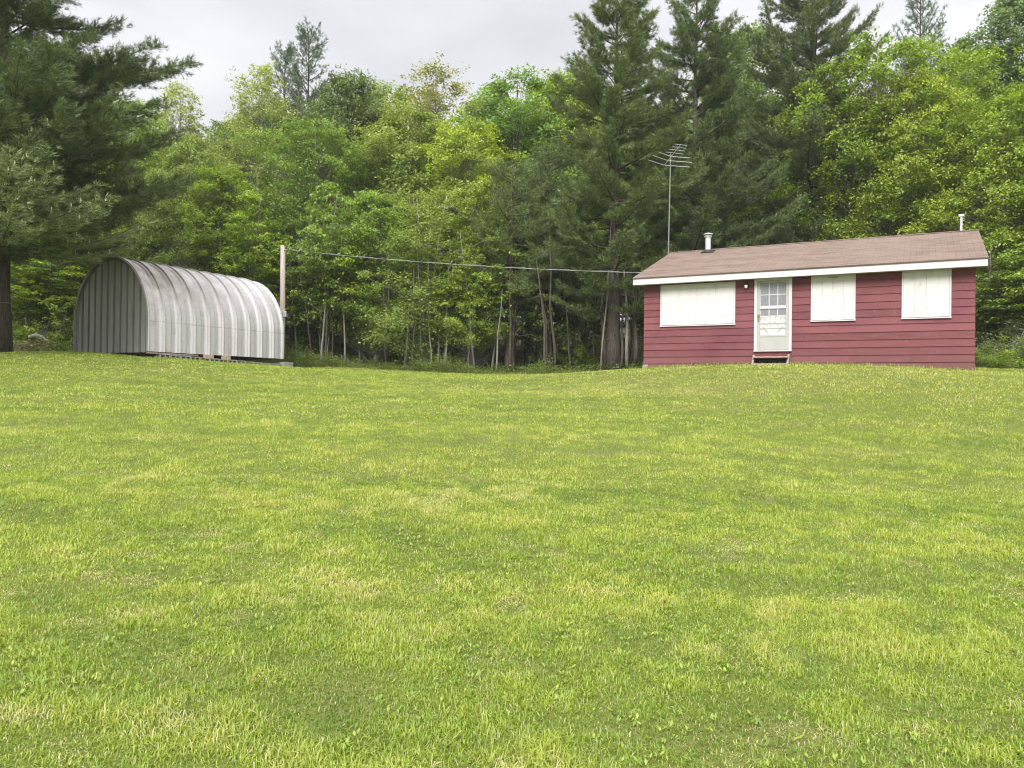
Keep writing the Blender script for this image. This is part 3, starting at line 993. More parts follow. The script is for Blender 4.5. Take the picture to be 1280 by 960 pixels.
# ---- the big pine at the left edge
def big_pine():
    p = at(-4, 431, 24.0)
    x, y = p[0], p[1]
    z = gz1(x, y)
    ex = []
    rr = random.Random(5)
    for zz, az, L, el in ((9.15, -.06, 5.5, -.05), (8.9, -.22, 5.0, -.04), (9.1, .12, 4.8, -.03), (7.2, -.2, 4.8, -.08), (7.7, -.05, 5.0, -.1), (8.0, -.35, 4.6, -.08), (6.9, .1, 5.0, -.08), (6.6, -.1, 5.0, -.08), (6.2, -.5, 4.9, -.06), (5.6, -.25, 5.2, -.06),
                          (5.2, .1, 5.3, -.08), (4.7, -.45, 4.6, -.1), (4.1, -.2, 4.0, -.12), (3.9, -.7, 3.6, -.12), (3.7, -1.1, 3.3, -.15), (4.4, -.9, 3.9, -.1), (3.7, .1, 3.4, -.15),
                          (3.4, -.45, 2.8, -.15), (5.0, -.7, 4.3, -.08), (6.0, -.8, 4.6, -.06), (7.0, -.6, 4.4, -.05)):
        ex.append((zz, az + rr.gauss(0, .04), L, el))
    tr, fo, ca = pine(77, 19.0, 4.5, .19, .36, whorl=.55, per=6, nl=.17, nw=.018, cnt=13, dens=1.7, lift=.02, extra=ex, dead=10,
                      prof=lambda t: (1 - t) ** .8 * (.7 + .3 * min(1, t / .2)))
    o = empty('pine_tree', (x, y, z))
    tr.build('trunk', MAT['bark_dark'], o, True)
    c = fo.build('crown', MAT['needle'], o)
    c.color = (.095, .140, .048, 1)
    tag(o, 'huge dark pine with a thick trunk filling the left edge, boughs over the shed', 'tree')


big_pine()


# ---- weeds along the lawn's far edge
def weeds():
    g = Geo()
    r = np.random.default_rng(19)
    n = 2600
    x = r.uniform(-10.5, 5.0, n)
    y = edge(x) + np.abs(r.normal(0, .9, n)) + .05
    hmax = np.clip(1.5 * (fbm(x * .9, y * .9, 3, 3) - .33), .06, .75) * r.uniform(.5, 1.25, n)
    k = ~in_house(x, y) & ~in_shed(x, y)
    x, y, hmax = x[k], y[k], hmax[k] * np.clip(1.15 - (x[k] > 1.5) * .8, .2, 1.2)
    z = gz(x, y)
    for m in range(22):
        n = len(x)
        hh = r.uniform(.0, 1, n) * hmax
        pos = np.c_[x + r.normal(0, .12, n), y + r.normal(0, .12, n), z + hh]
        leaves(g, pos, np.array([0, 0, .9]) + r.normal(0, .6, (n, 3)), np.full(n, .062), r, .42)
    o = g.build('weeds', MAT['leaf'])
    o.color = (.150, .200, .040, 1)
    tag(o, 'pale green weeds along the far edge of the lawn', 'weeds', kind='stuff')
    # darker ground cover on the forest floor
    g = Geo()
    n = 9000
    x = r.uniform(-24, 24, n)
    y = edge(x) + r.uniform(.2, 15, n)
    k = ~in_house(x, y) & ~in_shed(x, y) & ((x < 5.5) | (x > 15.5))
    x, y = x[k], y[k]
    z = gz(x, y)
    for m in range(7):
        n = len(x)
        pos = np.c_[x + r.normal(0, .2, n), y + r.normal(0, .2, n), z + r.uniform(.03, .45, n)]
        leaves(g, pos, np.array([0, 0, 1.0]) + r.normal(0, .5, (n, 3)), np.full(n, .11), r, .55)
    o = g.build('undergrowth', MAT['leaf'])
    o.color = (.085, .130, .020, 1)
    tag(o, 'dark leafy ground cover under the trees', 'undergrowth', kind='stuff')


weeds()

# fallen branch by the big pine
g = Geo()
p0, p1 = at(36, 420, 27.2), at(61, 425.5, 27.0)
zf = gz1(p0[0], p0[1])
g.tube([p0 * .97 + p1 * .03 - np.array([0, 0, .03]), (p0 * .65 + p1 * .35) + np.array([0, 0, .09]), (p0 * .3 + p1 * .7) + np.array([0, 0, .06]), p1 - np.array([0, 0, .1])], [.06, .065, .05, .02], 7)
o = g.build('fallen_branch', MAT['bark_pale'], smooth=True)
tag(o, 'pale bare fallen branch lying between the big pine and the shed', 'branch')
rr = random.Random(8)
g = Geo()
for i in range(46):
    c = at(rr.uniform(18, 62), 428, rr.uniform(26.8, 27.6))
    zz = gz1(c[0], c[1]) + rr.uniform(.02, .42)
    a, L = rr.uniform(0, 6.28), rr.uniform(.3, .8)
    d = np.array([math.cos(a) * L, math.sin(a) * L * .6, rr.uniform(-.12, .2)])
    b = np.array([c[0], c[1], zz])
    g.tube([b - d * .5, b, b + d * .5 + np.array([0, 0, -.04])], [.014, .011, .004], 4)
o = g.build('brushwood', simple('dry_brown_twigs', (.16, .105, .075), .95, 0, .3))
tag(o, 'heap of dry brown twigs beside the big pine trunk', 'brushwood', kind='stuff')

# ------------------------------------------------------------------ the red cottage
EX = .2032
OV, RK, HD, ZR = .3594, .2641, 3.6811, 4.8625 - .8356
ZF = 3.2093 - .8356            # underside of the fascia, local
FH = .22
ZE = ZF + FH                   # roof's upper edge at the eave
DEP = 2 * HD
house = empty('cottage', (HX, HY, HZ), -HANG)
tag(house, 'small red clapboard cottage with brown shingle roof and white shuttered windows', 'cottage')


def roof_z(n):
    n = n if n <= HD else DEP - n
    return ZE + (n + OV) / (HD + OV) * (ZR - ZE)


def siding():
    g = Geo()
    r = random.Random(2)
    kmin, kmax = -2, 11
    for side in ('front', 'back'):
        for k in range(kmin, kmax + 1):
            z0, z1 = k * EX, min((k + 1) * EX + .012, ZF + .16)
            cuts = [0.0]
            x = r.uniform(1.5, 4.2)
            while x < HL - 1:
                cuts.append(x)
                x += r.uniform(2.4, 4.2)
            cuts.append(HL)
            for a, b in zip(cuts[:-1], cuts[1:]):
                a2, b2 = a + (.0015 if a else -.02), b - (.0015 if b < HL else -.02)
                j = r.uniform(-.003, .003)
                if side == 'front':
                    v = [(a2, -.030, z0 + j), (b2, -.030, z0 + j), (b2, -.008, z1), (a2, -.008, z1), (a2, .02, z0 + j), (b2, .02, z0 + j), (b2, .02, z1), (a2, .02, z1)]
                else:
                    v = [(b2, DEP + .024, z0), (a2, DEP + .024, z0), (a2, DEP + .010, z1), (b2, DEP + .010, z1), (b2, DEP - .02, z0), (a2, DEP - .02, z0), (a2, DEP - .02, z1), (b2, DEP - .02, z1)]
                g.add(v, [(0, 1, 2, 3), (4, 7, 6, 5), (0, 4, 5, 1), (3, 2, 6, 7), (0, 3, 7, 4), (1, 5, 6, 2)])
    for side in (0, 1):
        for k in range(kmin, 20):
            z0, z1 = k * EX, (k + 1) * EX + .012
            zt = roof_z(0) - .12
            def span(z):
                if z <= zt:
                    return 0.0, DEP
                s = (z - zt) / ((ZR - ZE) / (HD + OV))
                return (s, DEP - s)
            n0a, n0b = span(z0)
            n1a, n1b = span(z1)
            if n0b - n0a < .3:
                break
            if n1b - n1a < .05:
                n1a = n1b = HD
            X0, X1, XI = (-.024, -.010, .02) if side == 0 else (HL + .024, HL + .010, HL - .02)
            v = [(X0, n0a, z0), (X0, n0b, z0), (X1, n1b, z1), (X1, n1a, z1), (XI, n0a, z0), (XI, n0b, z0), (XI, n1b, z1), (XI, n1a, z1)]
            f = [(0, 1, 2, 3), (4, 7, 6, 5), (0, 4, 5, 1), (3, 2, 6, 7), (0, 3, 7, 4), (1, 5, 6, 2)]
            if side == 0:
                f = [q[::-1] for q in f]
            g.add(v, f)
    return g.build('wall', MAT['siding'], house)


siding()
g = Geo()
for a in (-.04, 2.2, 6.2, HL - .35):
    g.box((a, -.040 if a < 0 else -.015, -.62), (a + (.16 if a < 0 else .38), .20, -.03 if a < 0 else -.16))
for n in (2.4, 4.8, DEP - .4):
    g.box((.01, n, -.7), (.2, n + .4, -.2))
    g.box((HL - .2, n, -.9), (HL - .01, n + .4, -.2))
bevel(g.build('foundation_block', MAT['block'], house), .01)

# roof slabs
g = Geo()
T = .035
x0, x1 = -RK, HL + RK
sl = (ZR - ZE) / (HD + OV)
for s in (0, 1):
    pts = [(-OV - .02, ZE - .02 * sl), (HD, ZR)]
    if s:
        pts = [(DEP - a, b) for a, b in pts]
    (na, za), (nb, zb_) = pts
    v = [(x0 - .015, na, za), (x1 + .015, na, za), (x1 + .015, nb, zb_), (x0 - .015, nb, zb_), (x0 - .015, na, za - T), (x1 + .015, na, za - T), (x1 + .015, nb, zb_ - T), (x0 - .015, nb, zb_ - T)]
    f = [(0, 1, 2, 3), (4, 7, 6, 5), (0, 4, 5, 1), (0, 3, 7, 4), (1, 5, 6, 2)]
    g.add(v, f if s == 0 else [q[::-1] for q in f])
roof = g.build('roof', MAT['shingle'], house)
# ridge cap pieces
g = Geo()
r = random.Random(4)
x = x0
while x < x1 - .05:
    b = min(x + .26, x1)
    h = .012 + r.uniform(0, .006)
    for s in (-1, 1):
        v = [(x, HD, ZR + h), (b + .02, HD, ZR + h - .006), (b + .02, HD + s * .14, ZR + h - .006 - .14 * sl), (x, HD + s * .14, ZR + h - .14 * sl)]
        g.add(v, [(0, 1, 2, 3) if s > 0 else (3, 2, 1, 0)])
    x += .235
g.build('ridge_cap', MAT['shingle'], roof)
# fascia boards: eaves and rakes, soffit
g = Geo()
g.box((x0, -OV, ZF), (x1, -OV + .022, ZE - T - .006))
g.box((x0, DEP + OV - .022, ZF), (x1, DEP + OV, ZE - T - .006))
bevel(g.build('fascia', MAT['white_trim'], roof), .004)
for s, X in ((0, x0), (1, x1)):
    g = Geo()
    for m in (0, 1):
        na, nb = -OV + .024, HD
        za, zb_ = ZE - T - .004 + .024 * sl, ZR - T - .004
        if m:
            na, nb = DEP - na, DEP - nb
        X2 = X + (.022 if s == 0 else -.022)
        v = [(X, na, za - .15), (X, nb, zb_ - .15), (X, nb, zb_), (X, na, za), (X2, na, za - .15), (X2, nb, zb_ - .15), (X2, nb, zb_), (X2, na, za)]
        g.add(v, [(0, 1, 2, 3), (4, 7, 6, 5), (0, 4, 5, 1), (3, 2, 6, 7), (0, 3, 7, 4), (1, 5, 6, 2)])
    g.build('rake_board', MAT['white_trim'], roof)
g = Geo()
g.box((x0 + .03, -OV + .026, ZF + .02), (x1 - .03, -.035, ZF + .035))
g.box((x0 + .03, DEP + .035, ZF + .02), (x1 - .03, DEP + OV - .026, ZF + .035))
g.build('soffit', MAT['soffit'], roof)


# chimney pipe with flashing and cap; find its place on the front roof slope from its direction
def on_roof(px, py):
    d = ray(px, py)
    best = None
    e = np.array([math.cos(HANG), -math.sin(HANG), 0])
    nv = np.array([math.sin(HANG), math.cos(HANG), 0])
    o = np.array([HX, HY, 0.8356])
    # plane z = ZE + (n+OV)*sl
    A = np.array([e, nv, [0, 0, 1.0]])
    dl, ol = A @ d, A @ (-o)
    tt = (ZE + (ol[1] + OV) * sl - ol[2]) / (dl[2] - dl[1] * sl)
    return ol + dl * tt


c = on_roof(885, 315)
cx_, cn_ = c[0], min(c[1], HD - .15)
cz_ = roof_z(cn_)
g = Geo()
g.tube([(cx_, cn_, cz_ - .1), (cx_, cn_, cz_ + .52)], .092, 18)
ch = g.build('chimney_pipe', MAT['galv'], roof, False)
g = Geo()
g.tube([(cx_, cn_, cz_ + .50), (cx_, cn_, cz_ + .535), (cx_, cn_, cz_ + .54)], [.125, .13, .10], 18)
g.tube([(cx_, cn_, cz_ + .585), (cx_, cn_, cz_ + .61), (cx_, cn_, cz_ + .635)], [.155, .15, .06], 18)
for q in range(4):
    a = q * math.pi / 2
    g.tube([(cx_ + .1 * math.cos(a), cn_ + .1 * math.sin(a), cz_ + .53), (cx_ + .1 * math.cos(a), cn_ + .1 * math.sin(a), cz_ + .6)], .008, 5)
g.build('chimney_cap', MAT['galv'], roof)
g = Geo()
M = Matrix.Translation((cx_, cn_, cz_ + .012)) @ Matrix.Rotation(math.atan(sl), 4, 'X')
g.box((-.20, -.20, -.01), (.20, .18, .016), M)
g.tube([(cx_, cn_, cz_ - .02), (cx_, cn_, cz_ + .07)], [.15, .10], 16)
g.build('chimney_flashing', MAT['dark_metal'], roof)
# white vent pipe behind the ridge, near the right end
vb = None
for n in np.linspace(HD + .2, HD + 1.2, 3):
    pass
dv = ray(1201.5, 288)
o_ = np.array([HX, HY, 0.8356])
nv = np.array([math.sin(HANG), math.cos(HANG), 0])
tt = (HD + .5 + nv @ o_) / (nv @ dv)
vp = dv * tt - o_
va = vp @ np.array([math.cos(HANG), -math.sin(HANG), 0])
vtop = (ray(1201.5, 270) * tt - o_)[2]
g = Geo()
g.tube([(va, HD + .5, roof_z(HD + .5) - .1), (va, HD + .5, vtop)], .036, 10)
g.box((va - .07, HD + .45, vtop - .02), (va + .075, HD + .56, vtop + .05))
g.build('vent_pipe', MAT['white_trim'], roof)
g = Geo()
g.tube([(va + .05, HD + .5, vtop - .03), (va + .14, HD + .45, vtop - .10), (va + .12, HD + .45, vtop - .24), (va + .04, HD + .48, vtop - .32)], .012, 6)
g.build('vent_wire', MAT['dark_metal'], roof)


# shuttered windows
def shutter(x0, x1, z0, z1, panels, boards, seed, lab):
    r = random.Random(seed)
    root = empty('window_shutter', (0, 0, 0))
    root.parent = house
    root['label'] = lab
    fw = .035
    g = Geo()
    g.box((x0 - fw, -.062, z0 - .01), (x0, -.012, z1 + fw))
    g.box((x1, -.062, z0 - .01), (x1 + fw, -.012, z1 + fw))
    g.box((x0, -.060, z1), (x1, -.012, z1 + fw))
    g.box((x0 - fw - .01, -.072, z0 - .035), (x1 + fw + .01, -.012, z0 - .01))
    bevel(g.build('window_frame', MAT['white_trim'], root), .004)
    pw = (x1 - x0) / panels
    for p in range(panels):
        g = Geo()
        a0 = x0 + p * pw + .006
        bw = (pw - .012) / boards
        pb = 0
        for b in range(boards):
            dy = r.uniform(-.003, .003)
            g.box((a0 + b * bw + .003, -.050 + dy, z0 + r.uniform(0, .012)), (a0 + (b + 1) * bw - .003, -.038, z1 - .004 - r.uniform(0, .012)))
        bevel(g.build('shutter_panel', MAT['white_board'], root), .0015, 1)
    g = Geo()
    g.box((x0, -.0375, z0), (x1, -.026, z1))
    g.build('shutter_back', MAT['white_board'], root)
    return root


H0 = .8356
shutter(.5014 + .035, 2.7223 - .035, 1.9497 - H0 + .03, 3.1979 - H0 - .035, 4, 1, 1, 'wide white shutter of four boarded panels left of the door')
sh2 = shutter(4.7741 + .035, 5.9047 - .035, 1.9712 - H0 + .03, 3.2269 - H0 - .035, 2, 2, 2, 'white boarded shutter next to the door, right of it')
shutter(7.0163 + .035, 8.1521 - .035, 1.9715 - H0 + .03, 3.2270 - H0 - .035, 2, 2, 3, 'white boarded shutter nearest the right corner')
g = Geo()
xm = (4.7741 + 5.9047) / 2
for s in (-1, 1):
    g.tube([(xm + s * .015, -.062, 3.2269 - H0 - .07), (xm + s * .05, -.066, 3.2269 - H0 - .045), (xm + s * .12, -.062, 3.2269 - H0 - .085)], [.008, .008, .004], 5)
g.build('shutter_hook', MAT['dark_metal'], sh2)

# door
dx0, dx1, dz0, dz1 = 3.2588, 4.2781, 1.1918 - H0, 3.2404 - H0
door = empty('door', (0, 0, 0))
door.parent = house
g = Geo()
tw = .08
g.box((dx0, -.075, dz0), (dx0 + tw, -.012, dz1))
g.box((dx1 - tw, -.075, dz0), (dx1, -.012, dz1))
g.box((dx0 + tw, -.073, dz1 - .075), (dx1 - tw, -.012, dz1))
g.box((dx0 - .01, -.095, dz0 - .03), (dx1 + .01, -.012, dz0))
bevel(g.build('door_frame', MAT['white_trim'], door), .004)
ix0, ix1, iz0, iz1 = dx0 + tw + .004, dx1 - tw - .004, dz0 + .012, dz1 - .08


def dzp(y):            # rows measured on the door, in the 6.857x enlargement
    return dz1 - (y - 110) / 635.0 * (dz1 - dz0)


def dxp(x):
    return dx0 + (x - 292) / 333.0 * (dx1 - dx0)


g = Geo()
sw = .075
g.box((ix0, -.068, iz0), (ix0 + sw, -.040, iz1))
g.box((ix1 - sw, -.068, iz0), (ix1, -.040, iz1))
g.box((ix0 + sw, -.066, iz1 - .06), (ix1 - sw, -.040, iz1))
g.box((ix0 + sw, -.066, iz0), (ix1 - sw, -.040, iz0 + .05))
g.box((ix0 + sw, -.066, dzp(626)), (ix1 - sw, -.040, dzp(610)))
g.box((ix0 + sw, -.058, iz0 + .05), (ix1 - sw, -.046, dzp(626)))
bevel(g.build('storm_door', MAT['alu_door'], door), .003)
g = Geo()
gx0, gx1 = ix0 + sw, ix1 - sw
g.box((gx0, -.030, dzp(612)), (gx1, -.014, iz1 - .06))
g.build('inner_door', MAT['door_white'], door)
# nine panes and their bars
xs = [dxp(347), dxp(424), dxp(500), dxp(580)]
zs = [dzp(152), dzp(256), dzp(354), dzp(378), dzp(440)]
for za, zb_ in ((zs[0], zs[1]), (zs[1], zs[2]), (zs[3], zs[4])):
    for xa, xb in zip(xs[:-1], xs[1:]):
        g = Geo()
        g.box((xa + .011, -.036, zb_ + .011), (xb - .011, -.0305, za - .011))
        g.build('window_pane', MAT['pane'], door)
g = Geo()
for x in xs[1:-1]:
    g.box((x - .011, -.042, zs[4]), (x + .011, -.030, zs[0]))
for zc in (zs[1],):
    g.box((xs[0], -.0415, zc - .011), (xs[-1], -.0305, zc + .011))
g.box((xs[0] - .01, -.044, dzp(374)), (xs[-1] + .01, -.0305, dzp(357)))
g.build('window_bars', MAT['door_white'], door)
g = Geo()
g.box((gx0, -.060, dzp(380)), (gx1, -.050, dzp(374)))
for zz in (505, 548):
    g.box((gx0, -.058, dzp(zz + 2)), (gx1, -.052, dzp(zz - 2)))
# scrolled grille bars
cxm = (gx0 + gx1) / 2
for s in (-1, 1):
    g.tube([(cxm + s * .33 * (gx1 - gx0) * 1.3 - s * .02, -.055, dzp(530)), (cxm + s * .12, -.055, dzp(585))], .006, 5)
    for cxs, czs, rad in ((.25, 470, .085), (.10, 455, .06), (.17, 520, .07), (.06, 500, .04)):
        a = np.linspace(0, 4.6, 14)
        rr_ = rad * (1 - .14 * a)
        g.tube(np.c_[cxm + s * (cxs + rr_ * np.cos(a)), np.full(14, -.056), dzp(czs) + rr_ * np.sin(a)], .0045, 4)
g.build('door_grille', simple('grey_grille', (.42, .42, .40), .5, .2, .1), door)
g = Geo()
g.box((ix0 + .015, -.082, dzp(470)), (ix0 + .06, -.066, dzp(425)))
g.tube([(ix0 + .038, -.08, dzp(436)), (ix0 + .038, -.11, dzp(436)), (ix0 + .10, -.115, dzp(438))], .011, 7)
g.tube([(ix0 + .038, -.075, dzp(482)), (ix0 + .038, -.085, dzp(482))], .018, 10)
g.build('door_handle', simple('brass_handle', (.26, .21, .13), .4, .6, .1), door)

# wall lamp
lx = 2.7223 + (933.3 - 918.9) / (943.6 - 918.9) * (3.2588 - 2.7223)
lz = 3.20 - H0 - .13
lamp = empty('wall_lamp', (0, 0, 0))
lamp.parent = house
g = Geo()
g.tube([(lx, -.02, lz - .005), (lx, -.05, lz - .005)], .06, 14)
g.tube([(lx, -.05, lz + .03), (lx, -.12, lz + .06), (lx, -.12, lz + .03)], .016, 7)
g.tube([(lx, -.12, lz + .05), (lx, -.12, lz + .0)], [.035, .05], 12)
g.build('lamp_bracket', MAT['dark_metal'], lamp)
g = Geo()
k = np.linspace(0, np.pi, 8)
g.tube(np.c_[np.full(8, lx), np.full(8, -.12), lz - .035 + .06 * np.cos(k)], .043 * np.sin(k) + .004, 12)
g.build('lamp_bulb', MAT['bulb'], lamp, True)

# wooden step below the door
st = empty('door_step', (*hpt((dx0 + dx1) / 2, -.03), HZ), -HANG)
tag(st, 'low worn wooden step below the cottage door', 'step')
sw_ = (dx1 - dx0) / 2
g = Geo()
g.box((-sw_ + .03, -.36, .135), (sw_ - .05, -.02, .175))
bevel(g.build('tread', MAT['step_wood'], st), .005)
g = Geo()
g.box((-sw_ + .02, -.46, -.075), (sw_ - .04, -.40, -.025))
bevel(g.build('bottom_board', MAT['old_wood'], st), .005)
for s in (-1, 1):
    g = Geo()
    X = s * (sw_ - .025) - (.03 if s > 0 else 0)
    v = [(X - .025, -.50, -.16), (X - .025, -.02, -.16), (X - .025, -.02, .23), (X - .025, -.16, .23)]
    v += [(a + .05, b, c_) for a, b, c_ in v]
    g.add(v, [(0, 1, 2, 3)[::-1], (4, 5, 6, 7), (0, 1, 5, 4), (1, 2, 6, 5), (2, 3, 7, 6), (3, 0, 4, 7)])
    g.build('side_board', MAT['old_wood'], st)
g = Geo()
g.box((-sw_ + .06, -.03, -.12), (sw_ - .08, -.022, .13))
g.build('gap_shade', MAT['dark_metal'], st)  # dark sheet stands in for the shaded gap under the tread

# television aerial
an = empty('television_aerial', (*hpt(-.40, HD), 0))
ax, ay = an.location.x, an.location.y
base_z = gz1(ax, ay)
an.location.z = base_z
tag(an, 'metal television aerial on a tall mast at the cottage gable', 'aerial')
dr = ray(838.3, 192)
D_ = ay
mt = dr * (D_ / dr[1])
top_z = mt[2] + EYE - base_z
dbot = ray(835.5, 316)
lean = (mt[0] - (dbot * (D_ / dbot[1]))[0])
mb = (dbot * (D_ / dbot[1]))
zb0 = mb[2] + EYE - base_z
xs_ = lambda z: (mb[0] - ax) + lean * (z - zb0) / (top_z - zb0)
g = Geo()
g.tube([(xs_(0), 0, -.2), (xs_(3.5), 0, 3.5), (xs_(3.55), 0, 3.55), (xs_(top_z), 0, top_z)], [.026, .026, .020, .018], 8)
g.build('mast', MAT['mast'], an)


def apt(px, py, depth):
    p = at(px, py, depth)
    return p - np.array([ax, ay, base_z])


b0, b1 = apt(830, 207, D_ + .3), apt(850.5, 184.5, D_ - 1.35)
b1[2] = b0[2] + .22
g = Geo()
g.tube([b0, b1], .011, 6)
g.build('boom', MAT['galv'], an)
for f_, ll, lr in ((.02, 1.05, 1.1), (.25, .95, 1.0), (.45, .75, .8), (.62, .35, .4), (.76, .3, .36), (.88, .28, .33), (1.0, .26, .3)):
    c_ = b0 * (1 - f_) + b1 * f_
    g = Geo()
    big = ll > .5
    ll, lr = ll * .86, lr * .86
    dl = unit(np.array([-.70, -.62, .0])) if big else unit(np.array([-.95, -.30, 0]))
    dr_ = unit(np.array([.97, .10, -.03])) if big else unit(np.array([.95, .30, 0]))
    g.tube([c_ + dl * ll, c_, c_ + dr_ * lr], .008 if big else .006, 5)
    g.build('aerial_rod', MAT['galv'], an)

# ------------------------------------------------------------------ arched metal shed
shed = empty('metal_shed', (QX, QY, QZ), QANG * 1.0)
# local frame: x towards the camera's right (near long side at x = 0, far side at x = -QW), y backwards
shed.rotation_euler = (0, 0, -QANG)
tag(shed, 'arched corrugated metal shed with a pale ribbed side and grey end wall', 'shed')
S0, PW = 1.026, 1.05


def arch(t_, dr=0.0):
    """Point and normal of the arch for t 0..1 from the near foot over the top to the far foot."""
    L1 = S0
    arc = 4.6
    tot = 2 * L1 + arc
    s = t_ * tot
    w = QW / 2
    if s < L1:
        p, n = (0.0, s), (1.0, 0.0)
    elif s > L1 + arc:
        p, n = (-QW, tot - s), (-1.0, 0.0)
    else:
        th = (s - L1) / arc * math.pi
        c_, s_ = math.cos(th), math.sin(th)
        p = (-w + w * math.copysign(abs(c_) ** PW, c_), S0 + (QH - S0) * abs(s_) ** PW)
        n = (c_ * (QH - S0), s_ * w)
        l = math.hypot(*n)
        n = (n[0] / l, n[1] / l)
    return p[0] + n[0] * dr, p[1] + n[1] * dr


def ribprof(y):
    u = (y / (QL / 10.0)) % 1.0
    for (u0, d0), (u1, d1) in zip(RIB[:-1], RIB[1:]):
        if u <= u1:
            return d0 + (d1 - d0) * (u - u0) / (u1 - u0)
    return RIB[-1][1]


# lap flange, raised crown, sloping flank, hollow, flank
RIB = [(0, .050), (.02, .105), (.07, .105), (.09, .075), (.44, .070), (.54, .000), (.80, -.005), (.90, .045), (1.0, .050)]
ys = []
for i in range(10):
    for u in (0, .02, .07, .09, .26, .44, .54, .67, .80, .90, .995):
        ys.append((i + u) * QL / 10)
ys.append(QL)
NT_ = 61
V = []
for y in ys:
    for k in range(NT_):
        t_ = k / (NT_ - 1)
        x, z = arch(t_, ribprof(y) if y < QL else .05)
        lap = .004 if (z < .98 and (t_ < .3 or t_ > .7)) else 0
        V.append((x + (lap if t_ < .5 else -lap), y, z))
i, j = np.meshgrid(np.arange(len(ys) - 1), np.arange(NT_ - 1), indexing='ij')
f = np.stack([i * NT_ + j, i * NT_ + j + 1, (i + 1) * NT_ + j + 1, (i + 1) * NT_ + j], -1).reshape(-1, 4)
g = Geo()
g.add(V, f[:, ::-1])
sheet = g.build('arched_shell', MAT['shed_sheet'], shed, False)
so = sheet.modifiers.new('thickness', 'SOLIDIFY')
so.thickness, so.offset = .012, -1
# front edge flange
g = Geo()
pts_o = [arch(k / 60, .085) for k in range(61)]
pts_i = [arch(k / 60, .035) for k in range(61)]
for k in range(60):
    a, b, c_, d_ = pts_i[k], pts_i[k + 1], pts_o[k + 1], pts_o[k]
    v = [(a[0], -.02, a[1]), (b[0], -.02, b[1]), (c_[0], -.02, c_[1]), (d_[0], -.02, d_[1])]
    v += [(p[0], -.004, p[2]) for p in v]
    g.add(v, [(0, 1, 2, 3), (7, 6, 5, 4), (3, 2, 6, 7), (1, 0, 4, 5)])
g.build('front_flange', MAT['shed_end'], shed)


def end_wall(y, flip, name):
    g = Geo()
    nrib = 11
    per = QW / nrib
    cols = []
    for k in range(nrib):
        for u, d in ((0, .0), (.26, .0), (.31, .13), (.97, .13)):
            cols.append((-k * per - u * per, d))
    cols.append((-QW, 0))
    top = lambda x: S0 + (QH - S0) * max(0.0, 1 - abs((x + QW / 2) / (QW / 2)) ** (2 / PW)) ** (PW / 2) - .03
    V = []
    for x, d in cols:
        V += [(x, y - d, -.03), (x, y - d, max(.3, top(x)))]
    n = len(cols)
    f = [(2 * q, 2 * q + 1, 2 * q + 3, 2 * q + 2) for q in range(n - 1)]
    g.add(V, f if not flip else [a[::-1] for a in f])
    return g.build(name, MAT['shed_end'], shed)


end_wall(.19, False, 'end_wall')
end_wall(QL - .15, True, 'end_wall')
g = Geo()
g.box((.02, .0, -.075), (.13, QL * .32, -.03))
bevel(g.build('sill_plank', MAT['old_wood'], shed), .006)

# row of hollow concrete blocks under the long side, tops level with the sill
def block_geo():
    g = Geo()
    L, Hh, D = .395, .19, .19
    xs_ = [0, .035, .185, .21, .36, L]
    # frame around two cores that face outward
    g.box((-D, 0, 0), (0, L, .034))
    g.box((-D, 0, Hh - .034), (0, L, Hh))
    for a, b in ((0, .035), (.183, .212), (.36, L)):
        g.box((-D, a, .034), (0, b, Hh - .034))
    g.box((-D - .012, .002, .002), (-D - .002, L - .002, Hh - .002))
    return g


bm = block_geo().mesh('concrete_block', MAT['block'])
dark = None
rr = random.Random(6)
for k in range(14):
    yk = .42 + k * .405
    x, y = qpt(-.16 + rr.uniform(-.012, .012), yk)
    o = bpy.data.objects.new('concrete_block', bm)
    col.objects.link(o)
    zt = QZ - .065 - .15 * (k / 13.0) - .19
    o.location = (x, y, zt + rr.uniform(-.008, .008))
    o.rotation_euler = (0, 0, -QANG + rr.uniform(-.02, .02))
    tag(o, 'grey hollow concrete block in the row under the shed side', 'concrete block', 'concrete blocks under the shed')
for k, (yk, L) in enumerate(((2.25, .38), (3.05, .34))):
    x, y = qpt(-.10, yk)
    g = Geo()
    g.box((-.08, 0, -.12), (.02, L, .05))
    o = bevel(g.build('wood_block', MAT['tan_wood'], None), .006)
    o.location = (x, y, QZ - .05)
    o.rotation_euler = (0, 0, -QANG)
    tag(o, ('longer tan wood block wedged under the shed side', 'shorter tan wood block wedged under the shed side, nearer the pole')[k], 'wood block')
x, y = qpt(-.22, QL - .12)
g = Geo()
g.box((-.5, -.05, -.34), (.06, .42, -.13))
o = bevel(g.build('concrete_footing', MAT['block'], None), .012)
o.location = (x, y, QZ)
o.rotation_euler = (0, 0, -QANG)
tag(o, 'grey concrete footing under the back corner of the shed', 'footing')

